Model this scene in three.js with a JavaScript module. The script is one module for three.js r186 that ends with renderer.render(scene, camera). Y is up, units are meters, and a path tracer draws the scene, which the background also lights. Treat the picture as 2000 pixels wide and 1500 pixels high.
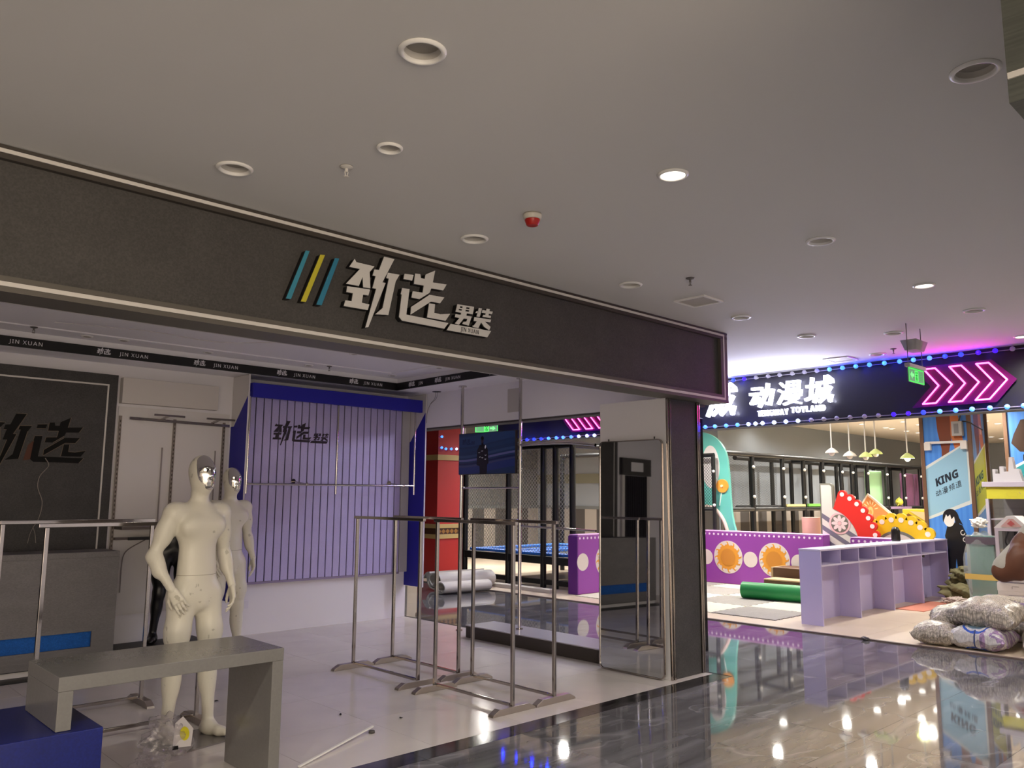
import * as THREE from 'three';
import { mergeGeometries, mergeVertices } from 'three/addons/utils/BufferGeometryUtils.js';
import { RoundedBoxGeometry } from 'three/addons/geometries/RoundedBoxGeometry.js';
import { TextGeometry } from 'three/addons/geometries/TextGeometry.js';
import { FontLoader } from 'three/addons/loaders/FontLoader.js';
import { RectAreaLightUniformsLib } from 'three/addons/lights/RectAreaLightUniformsLib.js';

// ---------- camera, renderer, exposure ----------
const scene = new THREE.Scene();
scene.background = new THREE.Color(0x000000);
const camera = new THREE.PerspectiveCamera(50.78, 4 / 3, 0.05, 80);
camera.position.set(0, 1.58, 0);
camera.rotation.order = 'YXZ';
camera.rotation.set(0.13877, -0.75928, 0.00648);
scene.add(camera);
const renderer = new THREE.WebGLRenderer({ antialias: true });
renderer.toneMapping = THREE.LinearToneMapping;
renderer.toneMappingExposure = 1.0;
renderer.shadowMap.enabled = true;
RectAreaLightUniformsLib.init();

// ---------- light levels (candela for lamps) ----------
const LV = { mall: 18, mallOff: 14, side: 18, toy: 52, letter: 3.4, letterArea: 40, neon: 6, neonArea: 4, bulb: 0.12, shopOpp: 40, front: 3.9 };
const WARM = new THREE.Color(1, 0.94, 0.84), COOL = new THREE.Color(0.93, 0.94, 1), TOYC = new THREE.Color(1, 0.965, 0.9);

// ---------- helpers ----------
let seed = 7;
const rnd = () => { seed = (seed * 1664525 + 1013904223) >>> 0; return seed / 4294967296; };
const used = {};
const numbered = (n) => { used[n] = (used[n] ?? -1) + 1; return used[n] ? n + '_' + String(used[n]).padStart(3, '0') : n; };
const S = (o) => new THREE.MeshStandardMaterial(o);
const PH = (o) => new THREE.MeshPhysicalMaterial(o);
const V = (x, y, z) => new THREE.Vector3(x, y, z);
const shadow = (m) => { m.castShadow = m.receiveShadow = true; return m; };
function clean(g) {
  let q = g.index ? g.toNonIndexed() : g;
  for (const k of Object.keys(q.attributes)) if (!['position', 'normal', 'uv'].includes(k)) q.deleteAttribute(k);
  if (!q.attributes.uv) q.setAttribute('uv', new THREE.BufferAttribute(new Float32Array(q.attributes.position.count * 2), 2));
  q.clearGroups(); return q;
}
const join = (list) => list.length === 1 ? list[0] : mergeGeometries(list.map(clean));
function box(w, h, d, x = 0, y = 0, z = 0, r = 0, ry = 0) {       // centre at x, y, z
  const g = r ? new RoundedBoxGeometry(w, h, d, 1, r) : new THREE.BoxGeometry(w, h, d);
  if (ry) g.rotateY(ry);
  return g.translate(x, y, z);
}
const span = (x0, x1, y0, y1, z0, z1, r = 0) => box(x1 - x0, y1 - y0, z1 - z0, (x0 + x1) / 2, (y0 + y1) / 2, (z0 + z1) / 2, r);
function bar(a, b, w, h = w, r = 0) {                              // square bar from a to b
  const d = b.clone().sub(a), l = d.length(), g = r ? new RoundedBoxGeometry(w, h, l, 1, r) : new THREE.BoxGeometry(w, h, l);
  const q = new THREE.Matrix4().lookAt(b, a, Math.abs(d.y) > 0.95 * l ? V(1, 0, 0) : V(0, 1, 0));
  return g.applyMatrix4(q).translate((a.x + b.x) / 2, (a.y + b.y) / 2, (a.z + b.z) / 2);
}
function rod(a, b, r, seg = 10, r2 = r) {
  const d = b.clone().sub(a), g = new THREE.CylinderGeometry(r2, r, d.length(), seg);
  g.applyQuaternion(new THREE.Quaternion().setFromUnitVectors(V(0, 1, 0), d.clone().normalize()));
  return g.translate((a.x + b.x) / 2, (a.y + b.y) / 2, (a.z + b.z) / 2);
}
const tube = (pts, r, n = 40, seg = 6) => new THREE.TubeGeometry(new THREE.CatmullRomCurve3(pts), n, r, seg);
const lathe = (pts, seg = 32) => new THREE.LatheGeometry(pts.map(([a, b]) => new THREE.Vector2(a, b)), seg);
function shapeOf(flat, k = 1, dx = 0, dy = 0) {
  const s = new THREE.Shape();
  for (let i = 0; i < flat.length; i += 2) i ? s.lineTo(flat[i] * k + dx, flat[i + 1] * k + dy) : s.moveTo(flat[i] * k + dx, flat[i + 1] * k + dy);
  s.closePath(); return s;
}
const ext = (s, d, bevel = 0) => new THREE.ExtrudeGeometry(s, { depth: d, bevelEnabled: bevel > 0, bevelSize: bevel, bevelThickness: bevel, bevelSegments: 2, curveSegments: 24 });
function thing(name, label, category, [x, y, z] = [0, 0, 0], turn = 0, group) {
  const o = new THREE.Group(); o.name = numbered(name); scene.add(o);
  o.position.set(x, y, z); o.rotation.y = turn; o.userData = { label, category };
  if (group) o.userData.group = group;
  return o;
}
function metric(g, m) {                                            // patterned boards: texture coordinates in metres
  if (!m.userData.metric || g.userData.done) return g;
  const p = g.attributes.position, n = g.attributes.normal, u = g.attributes.uv, k = m.userData.metric;
  for (let i = 0; i < p.count; i++) { const a = Math.abs(n.getX(i)), b = Math.abs(n.getY(i)), c = Math.abs(n.getZ(i)), [x, y, z] = [p.getX(i), p.getY(i), p.getZ(i)]; b >= a && b >= c ? u.setXY(i, x * k, z * k) : a >= c ? u.setXY(i, z * k, y * k) : u.setXY(i, x * k, y * k); }
  g.userData.done = true; return g;
}
function part(parent, name, geos, m) {                             // local coordinates
  const g = metric(Array.isArray(geos) ? join(geos) : geos, m), o = shadow(new THREE.Mesh(g, m));
  o.name = name; parent.add(o); return o;
}
function partW(parent, name, geos, m) {                            // geometry given in room coordinates
  const g = Array.isArray(geos) ? join(geos) : geos;
  let p = parent, x = 0, y = 0, z = 0;
  while (p && p !== scene) { x += p.position.x; y += p.position.y; z += p.position.z; p = p.parent; }
  return part(parent, name, g.translate(-x, -y, -z), m);
}
function solo(name, label, category, geos, m, at = [0, 0, 0], group) {
  const g = Array.isArray(geos) ? join(geos) : geos, o = shadow(new THREE.Mesh(g.translate(-at[0], -at[1], -at[2]), m));
  o.position.set(...at); o.name = numbered(name); o.userData = { label, category }; if (group) o.userData.group = group;
  scene.add(o); return o;
}
function struct(name, geos, m) {
  const o = geos ? shadow(new THREE.Mesh(Array.isArray(geos) ? join(geos) : geos, m)) : new THREE.Group();
  o.name = numbered(name); o.userData.kind = 'structure'; scene.add(o); return o;
}
function copy(o, [x, y, z], turn, label) {
  const c = o.clone(); c.name = numbered(o.name.replace(/_\d\d\d$/, '')); scene.add(c); c.position.set(x, y, z);
  if (turn !== undefined) c.rotation.y = turn;
  c.userData = { ...o.userData }; if (label) c.userData.label = label; return c;
}
// value noise
const H2 = (x, y, s) => { let n = (x * 374761393 + y * 668265263 + s * 1442695041) | 0; n = Math.imul(n ^ (n >>> 13), 1274126177); return ((n ^ (n >>> 16)) >>> 0) / 4294967296; };
function vn(x, y, px, py, s) {
  const xi = Math.floor(x), yi = Math.floor(y), f = x - xi, g = y - yi, u = f * f * (3 - 2 * f), v = g * g * (3 - 2 * g);
  const m = (a, n) => ((a % n) + n) % n, h = (a, b) => H2(m(a, px), m(b, py), s);
  return (h(xi, yi) * (1 - u) + h(xi + 1, yi) * u) * (1 - v) + (h(xi, yi + 1) * (1 - u) + h(xi + 1, yi + 1) * u) * v;
}
function fbm(x, y, px, py, s, o = 4) { let a = 0, k = 0.5, t = 0; for (let i = 0; i < o; i++) { a += k * vn(x, y, px, py, s + i); t += k; k /= 2; x *= 2; y *= 2; px *= 2; py *= 2; } return a / t; }
function dataTex(w, h, fn, srgb = true) {
  const d = new Uint8Array(w * h * 4);
  for (let y = 0; y < h; y++) for (let x = 0; x < w; x++) { const c = fn(x / w, y / h), i = (y * w + x) * 4; d[i] = c[0]; d[i + 1] = c[1]; d[i + 2] = c[2]; d[i + 3] = c[3] ?? 255; }
  const t = new THREE.DataTexture(d, w, h); t.wrapS = t.wrapT = THREE.RepeatWrapping; t.magFilter = THREE.LinearFilter; t.minFilter = THREE.LinearMipmapLinearFilter; t.generateMipmaps = true;
  if (srgb) t.colorSpace = THREE.SRGBColorSpace; t.needsUpdate = true; return t;
}
function canvasTex(w, h, draw) {
  const c = document.createElement('canvas'); c.width = w; c.height = h; draw(c.getContext('2d'), w, h);
  const t = new THREE.CanvasTexture(c); t.colorSpace = THREE.SRGBColorSpace; t.anisotropy = 8; return t;
}
function uvXZ(g, k = 1, ox = 0, oz = 0) { const p = g.attributes.position, u = g.attributes.uv; for (let i = 0; i < p.count; i++) u.setXY(i, p.getX(i) * k + ox, p.getZ(i) * k + oz); return g; }

// ---------- surfaces from distance fields (figures) ----------
function nets(sdf, lo, hi, cell) {
  const n = lo.map((a, i) => Math.ceil((hi[i] - a) / cell) + 1), [nx, ny, nz] = n, f = new Float32Array(nx * ny * nz);
  for (let k = 0, i = 0; k < nz; k++) for (let j = 0; j < ny; j++) for (let x = 0; x < nx; x++, i++) f[i] = sdf(lo[0] + x * cell, lo[1] + j * cell, lo[2] + k * cell);
  const id = new Int32Array(nx * ny * nz).fill(-1), P = [], I = [], sx = 1, sy = nx, sz = nx * ny;
  const E = [[0, 1], [2, 3], [4, 5], [6, 7], [0, 2], [1, 3], [4, 6], [5, 7], [0, 4], [1, 5], [2, 6], [3, 7]], off = [0, sx, sy, sx + sy, sz, sz + sx, sz + sy, sx + sy + sz];
  for (let k = 0; k < nz - 1; k++) for (let j = 0; j < ny - 1; j++) for (let x = 0; x < nx - 1; x++) {
    const b = x + j * sy + k * sz; let a = 0, c = 0;
    for (let q = 0; q < 8; q++) if (f[b + off[q]] < 0) a++;
    if (a === 0 || a === 8) continue;
    let ax = 0, ay = 0, az = 0;
    for (const [e0, e1] of E) {
      const v0 = f[b + off[e0]], v1 = f[b + off[e1]];
      if (v0 < 0 === v1 < 0) continue;
      const t = v0 / (v0 - v1);
      ax += (e0 & 1) + t * ((e1 & 1) - (e0 & 1)); ay += ((e0 >> 1) & 1) + t * (((e1 >> 1) & 1) - ((e0 >> 1) & 1)); az += (e0 >> 2) + t * ((e1 >> 2) - (e0 >> 2)); c++;
    }
    id[b] = P.length / 3; P.push(lo[0] + (x + ax / c) * cell, lo[1] + (j + ay / c) * cell, lo[2] + (k + az / c) * cell);
  }
  const quad = (a, b, c, d, flip) => { if (a < 0 || b < 0 || c < 0 || d < 0) return; flip ? I.push(a, c, b, a, d, c) : I.push(a, b, c, a, c, d); };
  for (let k = 1; k < nz - 1; k++) for (let j = 1; j < ny - 1; j++) for (let x = 1; x < nx - 1; x++) {
    const b = x + j * sy + k * sz, s = f[b] < 0;
    if (s !== f[b + sx] < 0) quad(id[b - sy - sz], id[b - sz], id[b], id[b - sy], !s);
    if (s !== f[b + sy] < 0) quad(id[b - sx - sz], id[b - sx], id[b], id[b - sz], !s);
    if (s !== f[b + sz] < 0) quad(id[b - sx - sy], id[b - sy], id[b], id[b - sx], !s);
  }
  const g = new THREE.BufferGeometry(); g.setAttribute('position', new THREE.Float32BufferAttribute(P, 3)); g.setIndex(I); g.computeVertexNormals(); return g;
}
const cap = (a, b, r, s = r) => ({ a, b, r, s, t: 0 }), ell = (c, r) => ({ c, r, t: 1 });
function dist(p, x, y, z) {
  if (p.t) { const [a, b, c] = p.r, u = x - p.c[0], v = y - p.c[1], w = z - p.c[2], k0 = Math.hypot(u / a, v / b, w / c), k1 = Math.hypot(u / a / a, v / b / b, w / c / c); return k1 < 1e-9 ? -Math.min(a, b, c) : k0 * (k0 - 1) / k1; }
  const bx = p.b[0] - p.a[0], by = p.b[1] - p.a[1], bz = p.b[2] - p.a[2], ux = x - p.a[0], uy = y - p.a[1], uz = z - p.a[2];
  let h = (ux * bx + uy * by + uz * bz) / (bx * bx + by * by + bz * bz + 1e-12); h = h < 0 ? 0 : h > 1 ? 1 : h;
  return Math.hypot(ux - bx * h, uy - by * h, uz - bz * h) - (p.r + (p.s - p.r) * h);
}
const smin = (a, b, k) => { const h = Math.max(k - Math.abs(a - b), 0) / k; return Math.min(a, b) - h * h * k * 0.25; };
const field = (prims, k) => (x, y, z) => { let d = 1e9; for (const p of prims) { const e = dist(p, x, y, z); d = d > 5 ? e : smin(d, e, p.k ?? k); } return d; };
function bounds(prims, m = 0.03) {
  const lo = [1e9, 1e9, 1e9], hi = [-1e9, -1e9, -1e9];
  for (const p of prims) for (let i = 0; i < 3; i++) {
    if (p.t) { lo[i] = Math.min(lo[i], p.c[i] - p.r[i]); hi[i] = Math.max(hi[i], p.c[i] + p.r[i]); }
    else { const r = Math.max(p.r, p.s); lo[i] = Math.min(lo[i], p.a[i] - r, p.b[i] - r); hi[i] = Math.max(hi[i], p.a[i] + r, p.b[i] + r); }
  }
  return [lo.map((a) => a - m), hi.map((a) => a + m)];
}
const skin3 = (prims, k, cell) => nets(field(prims, k), ...bounds(prims), cell);
// a hand: wrist point, pointing direction, palm normal, thumb side, curl in radians
function handPrims(w, dir, nor, side, curl = 0.35, s = 1) {
  const D = V(...dir).normalize(), N = V(...nor).normalize(), T = V(0, 0, 0).crossVectors(N, D).multiplyScalar(side).normalize(), W = V(...w), out = [];
  const at = (a, b, c) => W.clone().addScaledVector(D, a * s).addScaledVector(T, b * s).addScaledVector(N, c * s), A = (v) => v.toArray();
  for (const t of [-0.03, -0.01, 0.01, 0.03]) out.push({ ...cap(A(at(0.01, t * 0.6, 0)), A(at(0.085, t, 0)), 0.0135 * s, 0.0115 * s), k: 0.02 * s });
  const L = [[0.03, 0.043, 0.026, 0.021], [0.01, 0.047, 0.029, 0.023], [-0.01, 0.044, 0.027, 0.021], [-0.03, 0.034, 0.021, 0.018]];
  for (const [t, ...seg] of L) {
    let p = at(0.088, t, 0.001), c = curl * (0.6 + 0.5 * (0.03 - t) / 0.06), ang = c * 0.7;
    seg.forEach((l, i) => {
      const d = D.clone().multiplyScalar(Math.cos(ang)).addScaledVector(N, Math.sin(ang)).addScaledVector(T, t * 2), q = p.clone().addScaledVector(d.normalize(), l * s);
      out.push({ ...cap(A(p), A(q), (0.0092 - i * 0.0009) * s, (0.0084 - i * 0.0009) * s), k: i ? 0.004 : 0.007 }); p = q; ang += c;
    });
  }
  const t0 = at(0.025, 0.026, 0.006), t1 = at(0.058, 0.052, 0.016), t2 = at(0.088, 0.06, 0.022), t3 = at(0.11, 0.06, 0.024);
  out.push({ ...cap(A(t0), A(t1), 0.0145 * s, 0.0112 * s), k: 0.012 }, { ...cap(A(t1), A(t2), 0.0105 * s, 0.0095 * s), k: 0.004 }, { ...cap(A(t2), A(t3), 0.0095 * s, 0.0075 * s), k: 0.004 });
  return out;
}

// ---------- materials ----------
const streak = (u, v) => {                                          // polished grey marble: streaks run along u
  const w = fbm(u * 4, v * 4, 4, 4, 11) * 0.5, a = fbm(u * 3 + w, v * 22 + w * 3, 3, 22, 21, 5), b = fbm(u * 6, v * 60 + w * 4, 6, 60, 31, 3), l = fbm(u * 2 + w * 2, v * 9 + w * 5, 2, 9, 41, 3);
  const vein = Math.pow(Math.max(0, 1 - Math.abs(l - 0.5) * 22), 2) * 34;
  return 96 + (a - 0.5) * 72 + (b - 0.5) * 30 + vein * 0.8;
};
const marbleMap = dataTex(1024, 1024, (u, v) => { const g = streak(u, v), c = Math.max(45, Math.min(180, g)); return [c * 1.0, c * 0.985, c * 1.01]; });
const darkMarbleMap = dataTex(512, 512, (u, v) => { const g = 36 + (streak(u, v) - 96); const c = Math.max(14, Math.min(150, g)); return [c, c * 0.95, c * 0.95]; });
const marbleRough = dataTex(512, 512, (u, v) => { const c = 16 + 22 * fbm(u * 5, v * 9, 5, 9, 51); return [c, c, c]; }, false);
const creamMap = dataTex(512, 512, (u, v) => { const g = 212 + (fbm(u * 6, v * 6, 6, 6, 61, 5) - 0.5) * 22; return [g, g * 0.965, g * 0.94]; });
const waveBump = dataTex(512, 512, (u, v) => { const c = 128 + (fbm(u * 6, v * 6, 6, 6, 71, 3) - 0.5) * 120; return [c, c, c]; }, false);
const plasterBump = dataTex(512, 512, (u, v) => { const c = 128 + (fbm(u * 8, v * 8, 8, 8, 81, 4) - 0.5) * 160; return [c, c, c]; }, false);
const speckle = (s, base, amp, r, g, b) => dataTex(512, 512, (u, v) => { const c = base + (fbm(u * 160, v * 160, 160, 160, s, 2) - 0.5) * amp + (fbm(u * 9, v * 9, 9, 9, s + 5, 4) - 0.5) * amp * 0.5; return [c * r, c * g, c * b]; });
const M = {
  marble: PH({ map: marbleMap, roughness: 0.4, roughnessMap: marbleRough, specularIntensity: 1, ior: 1.62, bumpMap: waveBump, bumpScale: 0.00016 }),
  darkMarble: PH({ map: darkMarbleMap, roughness: 0.12, ior: 1.6 }),
  cream: PH({ map: creamMap, roughness: 0.16, ior: 1.5, bumpMap: waveBump, bumpScale: 0.0004 }),
  toyFloor: PH({ map: creamMap, color: 0xfff2dc, roughness: 0.34 }),
  grout: S({ color: 0x4a4644, roughness: 0.9 }),
  ceiling: S({ color: 0xd8d6d3, roughness: 0.92, bumpMap: plasterBump, bumpScale: 0.003 }),
  white: S({ color: 0xdcd8d6, roughness: 0.6 }),
  whiteGloss: PH({ color: 0xe4e2e2, roughness: 0.3 }),
  wall: S({ color: 0xe8e5e8, roughness: 0.75 }),
  greyBoard: S({ map: speckle(91, 92, 26, 1, 0.975, 0.95), roughness: 0.55 }),
  fascia: S({ map: speckle(101, 70, 20, 1, 0.965, 0.93), roughness: 0.6 }),
  fasciaFrame: S({ color: 0x5c5750, roughness: 0.5 }),
  darkPanel: S({ map: speckle(111, 62, 24, 1, 0.97, 0.95), roughness: 0.62 }),
  black: S({ color: 0x0b0b0d, roughness: 0.45 }),
  blackGloss: PH({ color: 0x0a090c, roughness: 0.12 }),
  strip: S({ color: 0xd6d2cc, roughness: 0.4 }),
  chrome: S({ color: 0xc9c4c0, metalness: 1, roughness: 0.14 }),
  steel: S({ color: 0xa8a19d, metalness: 1, roughness: 0.13 }),
  blue: S({ color: 0x15129a, roughness: 0.5 }),
  boxBlue: PH({ map: speckle(121, 100, 26, 0.2, 0.3, 1.0), roughness: 0.3 }),
  slotBlue: S({ map: speckle(131, 170, 40, 0.12, 0.55, 1.05), roughness: 0.8 }),
  slat: S({ map: speckle(141, 196, 12, 0.95, 0.9, 1.12), roughness: 0.42 }),
  groove: S({ color: 0x17111f, roughness: 0.8 }),
  mann: PH({ color: 0xd9d2bc, roughness: 0.34 }),
  purple: S({ color: 0x8c3f9c, roughness: 0.5 }),
  purpleTop: S({ color: 0xc792cf, roughness: 0.5 }),
  cubby: S({ color: 0xc4bae2, roughness: 0.5 }),
  cubbyEdge: S({ color: 0xd9d2ea, roughness: 0.45 }),
  red: S({ color: 0xb02424, roughness: 0.55 }),
  gold: S({ color: 0xb99e66, roughness: 0.55 }),
  skin: S({ color: 0x6b4230, roughness: 0.6 }),
};
for (const k of ['greyBoard', 'fascia', 'darkPanel', 'boxBlue', 'slotBlue', 'slat']) M[k].userData.metric = 0.9;
const flat = (c, rough = 0.55) => S({ color: c, roughness: rough });
const CEIL = 3.175, TOYC_Y = 3.45, FX = 9.48;

// ---------- floor ----------
const tileVar = (w, d, k, n) => Array.from({ length: n }, (_, i) => uvXZ(box(w, 0.02, d, 0, -0.01, 0), k, H2(i, 3, 5), H2(i, 9, 6)));
const tileRect = (w, d, k, i) => uvXZ(box(w, 0.02, d, 0, -0.01, 0), k, H2(i, 1, 2), H2(i, 2, 3));
const floor = struct('floor', [uvXZ(span(-8, 30, -0.2, -0.004, -16, 9))], M.grout);
function tiles(name, x0, x1, z0, z1, step, mat, k, y = 0, vars = 6) {
  const V6 = tileVar(step - 0.0025, step - 0.0025, k, vars);
  for (let x = x0, a = 0; x < x1 - 0.01; x += step, a++) for (let z = z1, b = 0; z > z0 + 0.01; z -= step, b++) {
    const w = Math.min(step, x1 - x), d = Math.min(step, z - z0), full = w > step - 0.01 && d > step - 0.01;
    const o = part(floor, name, full ? V6[(a * 5 + b * 3) % vars] : tileRect(w - 0.0025, d - 0.0025, k, a + b * 7), mat);
    o.position.set(x + w / 2, y, z - d / 2);
  }
}
tiles('marble_tile', -1.6, 9.45, -4.1, 0.7, 0.8, M.marble, 0.31);
tiles('marble_tile', 6.64, 9.45, -13.7, -4.1, 0.8, M.marble, 0.31);
tiles('cream_tile', 0.2, 6.6, -9, -4.28, 0.8, M.cream, 0.4);
tiles('play_centre_tile', 9.5, 14.6, -9.4, -1.8, 0.8, M.toyFloor, 0.3, 0.012, 4);
for (let x = -1.6; x < 6.6; x += 0.8) { const w = Math.min(0.8, 6.62 - x); part(floor, 'border_tile', tileRect(w - 0.002, 0.176, 0.5, Math.round(x * 9)), M.darkMarble).position.set(x + w / 2, 0, -4.19); }
partW(floor, 'far_paving', [uvXZ(span(-8, -1.602, -0.004, 0, -4.1, 9), 0.31), uvXZ(span(-1.6, 9.45, -0.004, 0, 0.702, 9), 0.31), uvXZ(span(6.62, 9.45, -0.004, 0, -16, -13.702), 0.31)], M.marble);
partW(floor, 'far_shop_floor', [uvXZ(span(-1, 0.198, -0.004, 0, -9, -4.28), 0.4), uvXZ(span(-8, -1.6, -0.004, 0, -4.28, -4.1), 0.4)], M.cream);
partW(floor, 'far_play_floor', [uvXZ(span(14.602, 30, -0.004, 0.012, -16, 4), 0.3), uvXZ(span(9.5, 14.6, -0.004, 0.012, -1.798, 4), 0.3), uvXZ(span(9.5, 14.6, -0.004, 0.012, -16, -9.402), 0.3)], M.toyFloor);
partW(floor, 'edge_trim', [span(9.452, 9.5, -0.004, 0.0135, -13.7, 4)], flat(0x6a5a55, 0.5));

// ---------- ceilings ----------
const DL = [ // x, z, kind, label
  [1.64, -2.21, 'big', 'large unlit recessed downlight nearest the top left of the ceiling'],
  [1.62, -3.7, 'big', 'unlit recessed downlight near the fascia, leftmost in its row'],
  [2.03, -2.97, 'small', 'small unlit recessed spot with a dark nick on its rim'],
  [3.18, -3.7, 'big', 'faint unlit downlight above the end of the menswear sign'],
  [4.74, -3.7, 'big', 'faint unlit downlight between the menswear sign and the square hatch'],
  [6.31, -3.7, 'big', 'unlit downlight with a bright white ring above the fascia corner'],
  [7.51, -3.69, 'big', 'unlit white ringed downlight over the glow of the white letters'],
  [4.74, -2.21, 'big', 'unlit white ringed downlight between the two lit downlights'],
  [7.46, -2.17, 'big', 'unlit downlight just right of the second lit downlight'],
  [9.02, -3.62, 'big', 'unlit downlight beside the ceiling hatch by the blue bulbs'],
  [7.955, -3.03, 'big', 'unlit downlight left of the exit sign suspension rods'],
  [3.21, -0.87, 'big', 'large unlit downlight beside the dark fascia corner at upper right'],
  [3.22, -2.24, 'lit', 'brightly lit round downlight, the largest glowing one on the ceiling'],
  [6.31, -2.16, 'lit', 'second brightly lit round downlight, farther off toward the neon arrows'],
  [9.0, -2.21, 'lit', 'lit downlight cut off by the right edge above the neon arrows'],
  [0.08, -2.21, 'off', 'unseen lit downlight to the left, lighting the shop front and mannequins'], [-1.5, -2.21, 'off', 'unseen lit downlight far left, lighting the shop front'],  // these lamps are out of view, placed to light mannequins and shop front
  [0.08, -0.6, 'off', 'unseen lit downlight right above the photographer'], [-1.5, 0.9, 'off', 'unseen lit downlight behind the photographer on the left'],
  [0.3, 1.6, 'off', 'unseen lit downlight behind the photographer'], [-3, -2.2, 'off', 'unseen lit downlight at the far left end of the corridor'], [0.3, 3.6, 'off', 'unseen lit downlight well behind the photographer'],
  [8.05, -6.6, 'side', 'unseen lit downlight in the side corridor, lighting the right blue fin'], [8.05, -10.2, 'side', 'unseen lit downlight at the far end of the side corridor'],  // hidden by the bulkhead, placed to light the right fin and corridor floor
];
const RAD = { big: 0.088, small: 0.061, lit: 0.078, off: 0.078, side: 0.078 };
{
  const s = shapeOf([-8, -9, 9.5, -9, 9.5, 16, 6.62, 16, 6.62, 4.3, -8, 4.3]);
  for (const [x, z, k] of DL) { const h = new THREE.Path(); h.absarc(x, -z, RAD[k] * 0.86, 0, Math.PI * 2, true); s.holes.push(h); }
  const g = ext(s, 0.03); g.rotateX(-Math.PI / 2); g.translate(0, CEIL, 0); uvXZ(g, 0.3);
  struct('ceiling', [g, span(-8, 9.5, CEIL + 0.16, CEIL + 0.3, -4.3, 9), span(6.62, 9.5, CEIL + 0.16, CEIL + 0.3, -16, -4.3)], M.ceiling);
}
const ringMat = S({ color: 0xf2f0ec, roughness: 0.4 }), cupMat = S({ color: 0xcfcac2, roughness: 0.5 }), deadLens = S({ color: 0x9b958c, roughness: 0.55 });
const litLens = S({ color: 0xffffff, emissive: 0xfff4e0, emissiveIntensity: 4.5 }), toyLens = S({ color: 0xffffff, emissive: 0xfff6ea, emissiveIntensity: 5 });
const dlParts = {};
function downlight(x, y, z, r, lit, label, group, cd, col, lens, flush) {
  const t = thing('recessed_downlight', label, 'downlight', [x, y, z], 0, group);
  const K = r + (lit ? 'l' : 'd'), P = dlParts[K] ??= [
    lathe([[r * 0.76, 0.004], [r * 0.77, -0.007], [r * 0.82, -0.0115], [r * 0.9, -0.0115], [r, -0.004], [r, 0.0005], [r * 0.86, 0.0005]].reverse(), 40),
    lathe([[r * 0.77, 0.0], [r * 0.74, lit ? 0.012 : 0.045], [0.001, lit ? 0.013 : 0.047]], 40),
    new THREE.CylinderGeometry(r * 0.735, r * 0.735, 0.004, 40).translate(0, lit ? -0.003 : 0.03, 0)];
  part(t, 'ring', P[0], ringMat); if (!flush) part(t, 'cup', P[1], cupMat); part(t, 'lens', flush ? (dlParts['f' + r] ??= new THREE.CylinderGeometry(r * 0.8, r * 0.8, 0.006, 32).translate(0, -0.0035, 0)) : P[2], lit ? lens : deadLens);
  if (lit) {
    const l = new THREE.SpotLight(col, cd, 0, 1.42, 0.9, 2); l.position.set(0, -0.012, 0); l.target.position.set(0, -1, 0); t.add(l, l.target);
    l.castShadow = true; l.shadow.radius = r / 0.02; l.shadow.mapSize.set(512, 512);
  }
  return t;
}
for (const [x, z, k, label] of DL) downlight(x, CEIL, z, RAD[k], k !== 'big' && k !== 'small', label, null, k === 'lit' ? LV.mall : k === 'side' ? LV.side : LV.mallOff, k === 'side' ? COOL : WARM, litLens);

// ---------- outer shell ----------
struct('wall_left', [span(-8.2, -8, 0, 3.6, -4.3, 9)], M.wall);
struct('wall_rear', [span(-8.2, 30, 0, 3.9, 9, 9.2)], M.wall);
struct('wall_corridor_end', [span(6.4, 16.4, 0, 3.8, -16.2, -16)], S({ color: 0x6a6967, roughness: 0.7 }));
struct('baseboard_corridor', [span(6.4, 9.45, 0.001, 0.35, -15.998, -15.93)], S({ color: 0x0c0b0c, roughness: 0.5 }));
// play centre shell
const toyWall = S({ color: 0x90959a, roughness: 0.8 }), toyDark = S({ color: 0x6d6f6e, roughness: 0.8 });
struct('wall_play_back', [span(16.2, 30, 0, TOYC_Y, -10.4, -10.2)], toyWall);
struct('wall_play_return', [span(16.2, 16.4, 0, TOYC_Y, -16, -10.4)], toyWall);
struct('wall_play_far', [span(30, 30.2, 0, TOYC_Y, -10.4, 9)], toyWall);
struct('wall_play_right', [span(9.75, 30, 0, TOYC_Y, 4, 4.2)], toyWall);
struct('ceiling_play', [uvXZ(span(9.5, 30.2, TOYC_Y, TOYC_Y + 0.15, -16, 9), 0.3)], S({ color: 0xd8cfc0, roughness: 0.9 }));
// striped wainscot on the play centre walls: one board per stripe
{
  const wains = struct('trim_1', [span(16.2, 30, 1.28, 1.36, -10.2, -10.17), span(16.17, 16.2, 1.28, 1.36, -16, -10.2)], toyDark);
  const dk = S({ color: 0x4f4a47, roughness: 0.8 }), lt = S({ color: 0xa39a90, roughness: 0.8 }), gA = box(0.4, 1.28, 0.02), gB = box(0.02, 1.28, 0.4);
  for (let i = 0; i < 34; i++) part(wains, 'stripe_board', gA, i % 2 ? lt : dk).position.set(16.42 + i * 0.402, 0.64, -10.185);
  for (let i = 0; i < 14; i++) part(wains, 'stripe_board', gB, i % 2 ? lt : dk).position.set(16.185, 0.64, -10.42 - i * 0.402);
}
{
  const wains = struct('trim_3', [span(9.76, 16.2, 1.28, 1.36, -16, -15.97)], toyDark), dk = S({ color: 0x4f4a47, roughness: 0.8 }), lt = S({ color: 0xa39a90, roughness: 0.8 }), gA = box(0.4, 1.28, 0.02);
  for (let i = 0; i < 16; i++) part(wains, 'stripe_board', gA, i % 2 ? lt : dk).position.set(9.97 + i * 0.402, 0.64, -15.988);
}
struct('trim_2', [span(16.17, 16.2, 1.95, 2.2, -16, -10.2)], S({ color: 0x7c7a68, roughness: 0.8 }));

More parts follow.
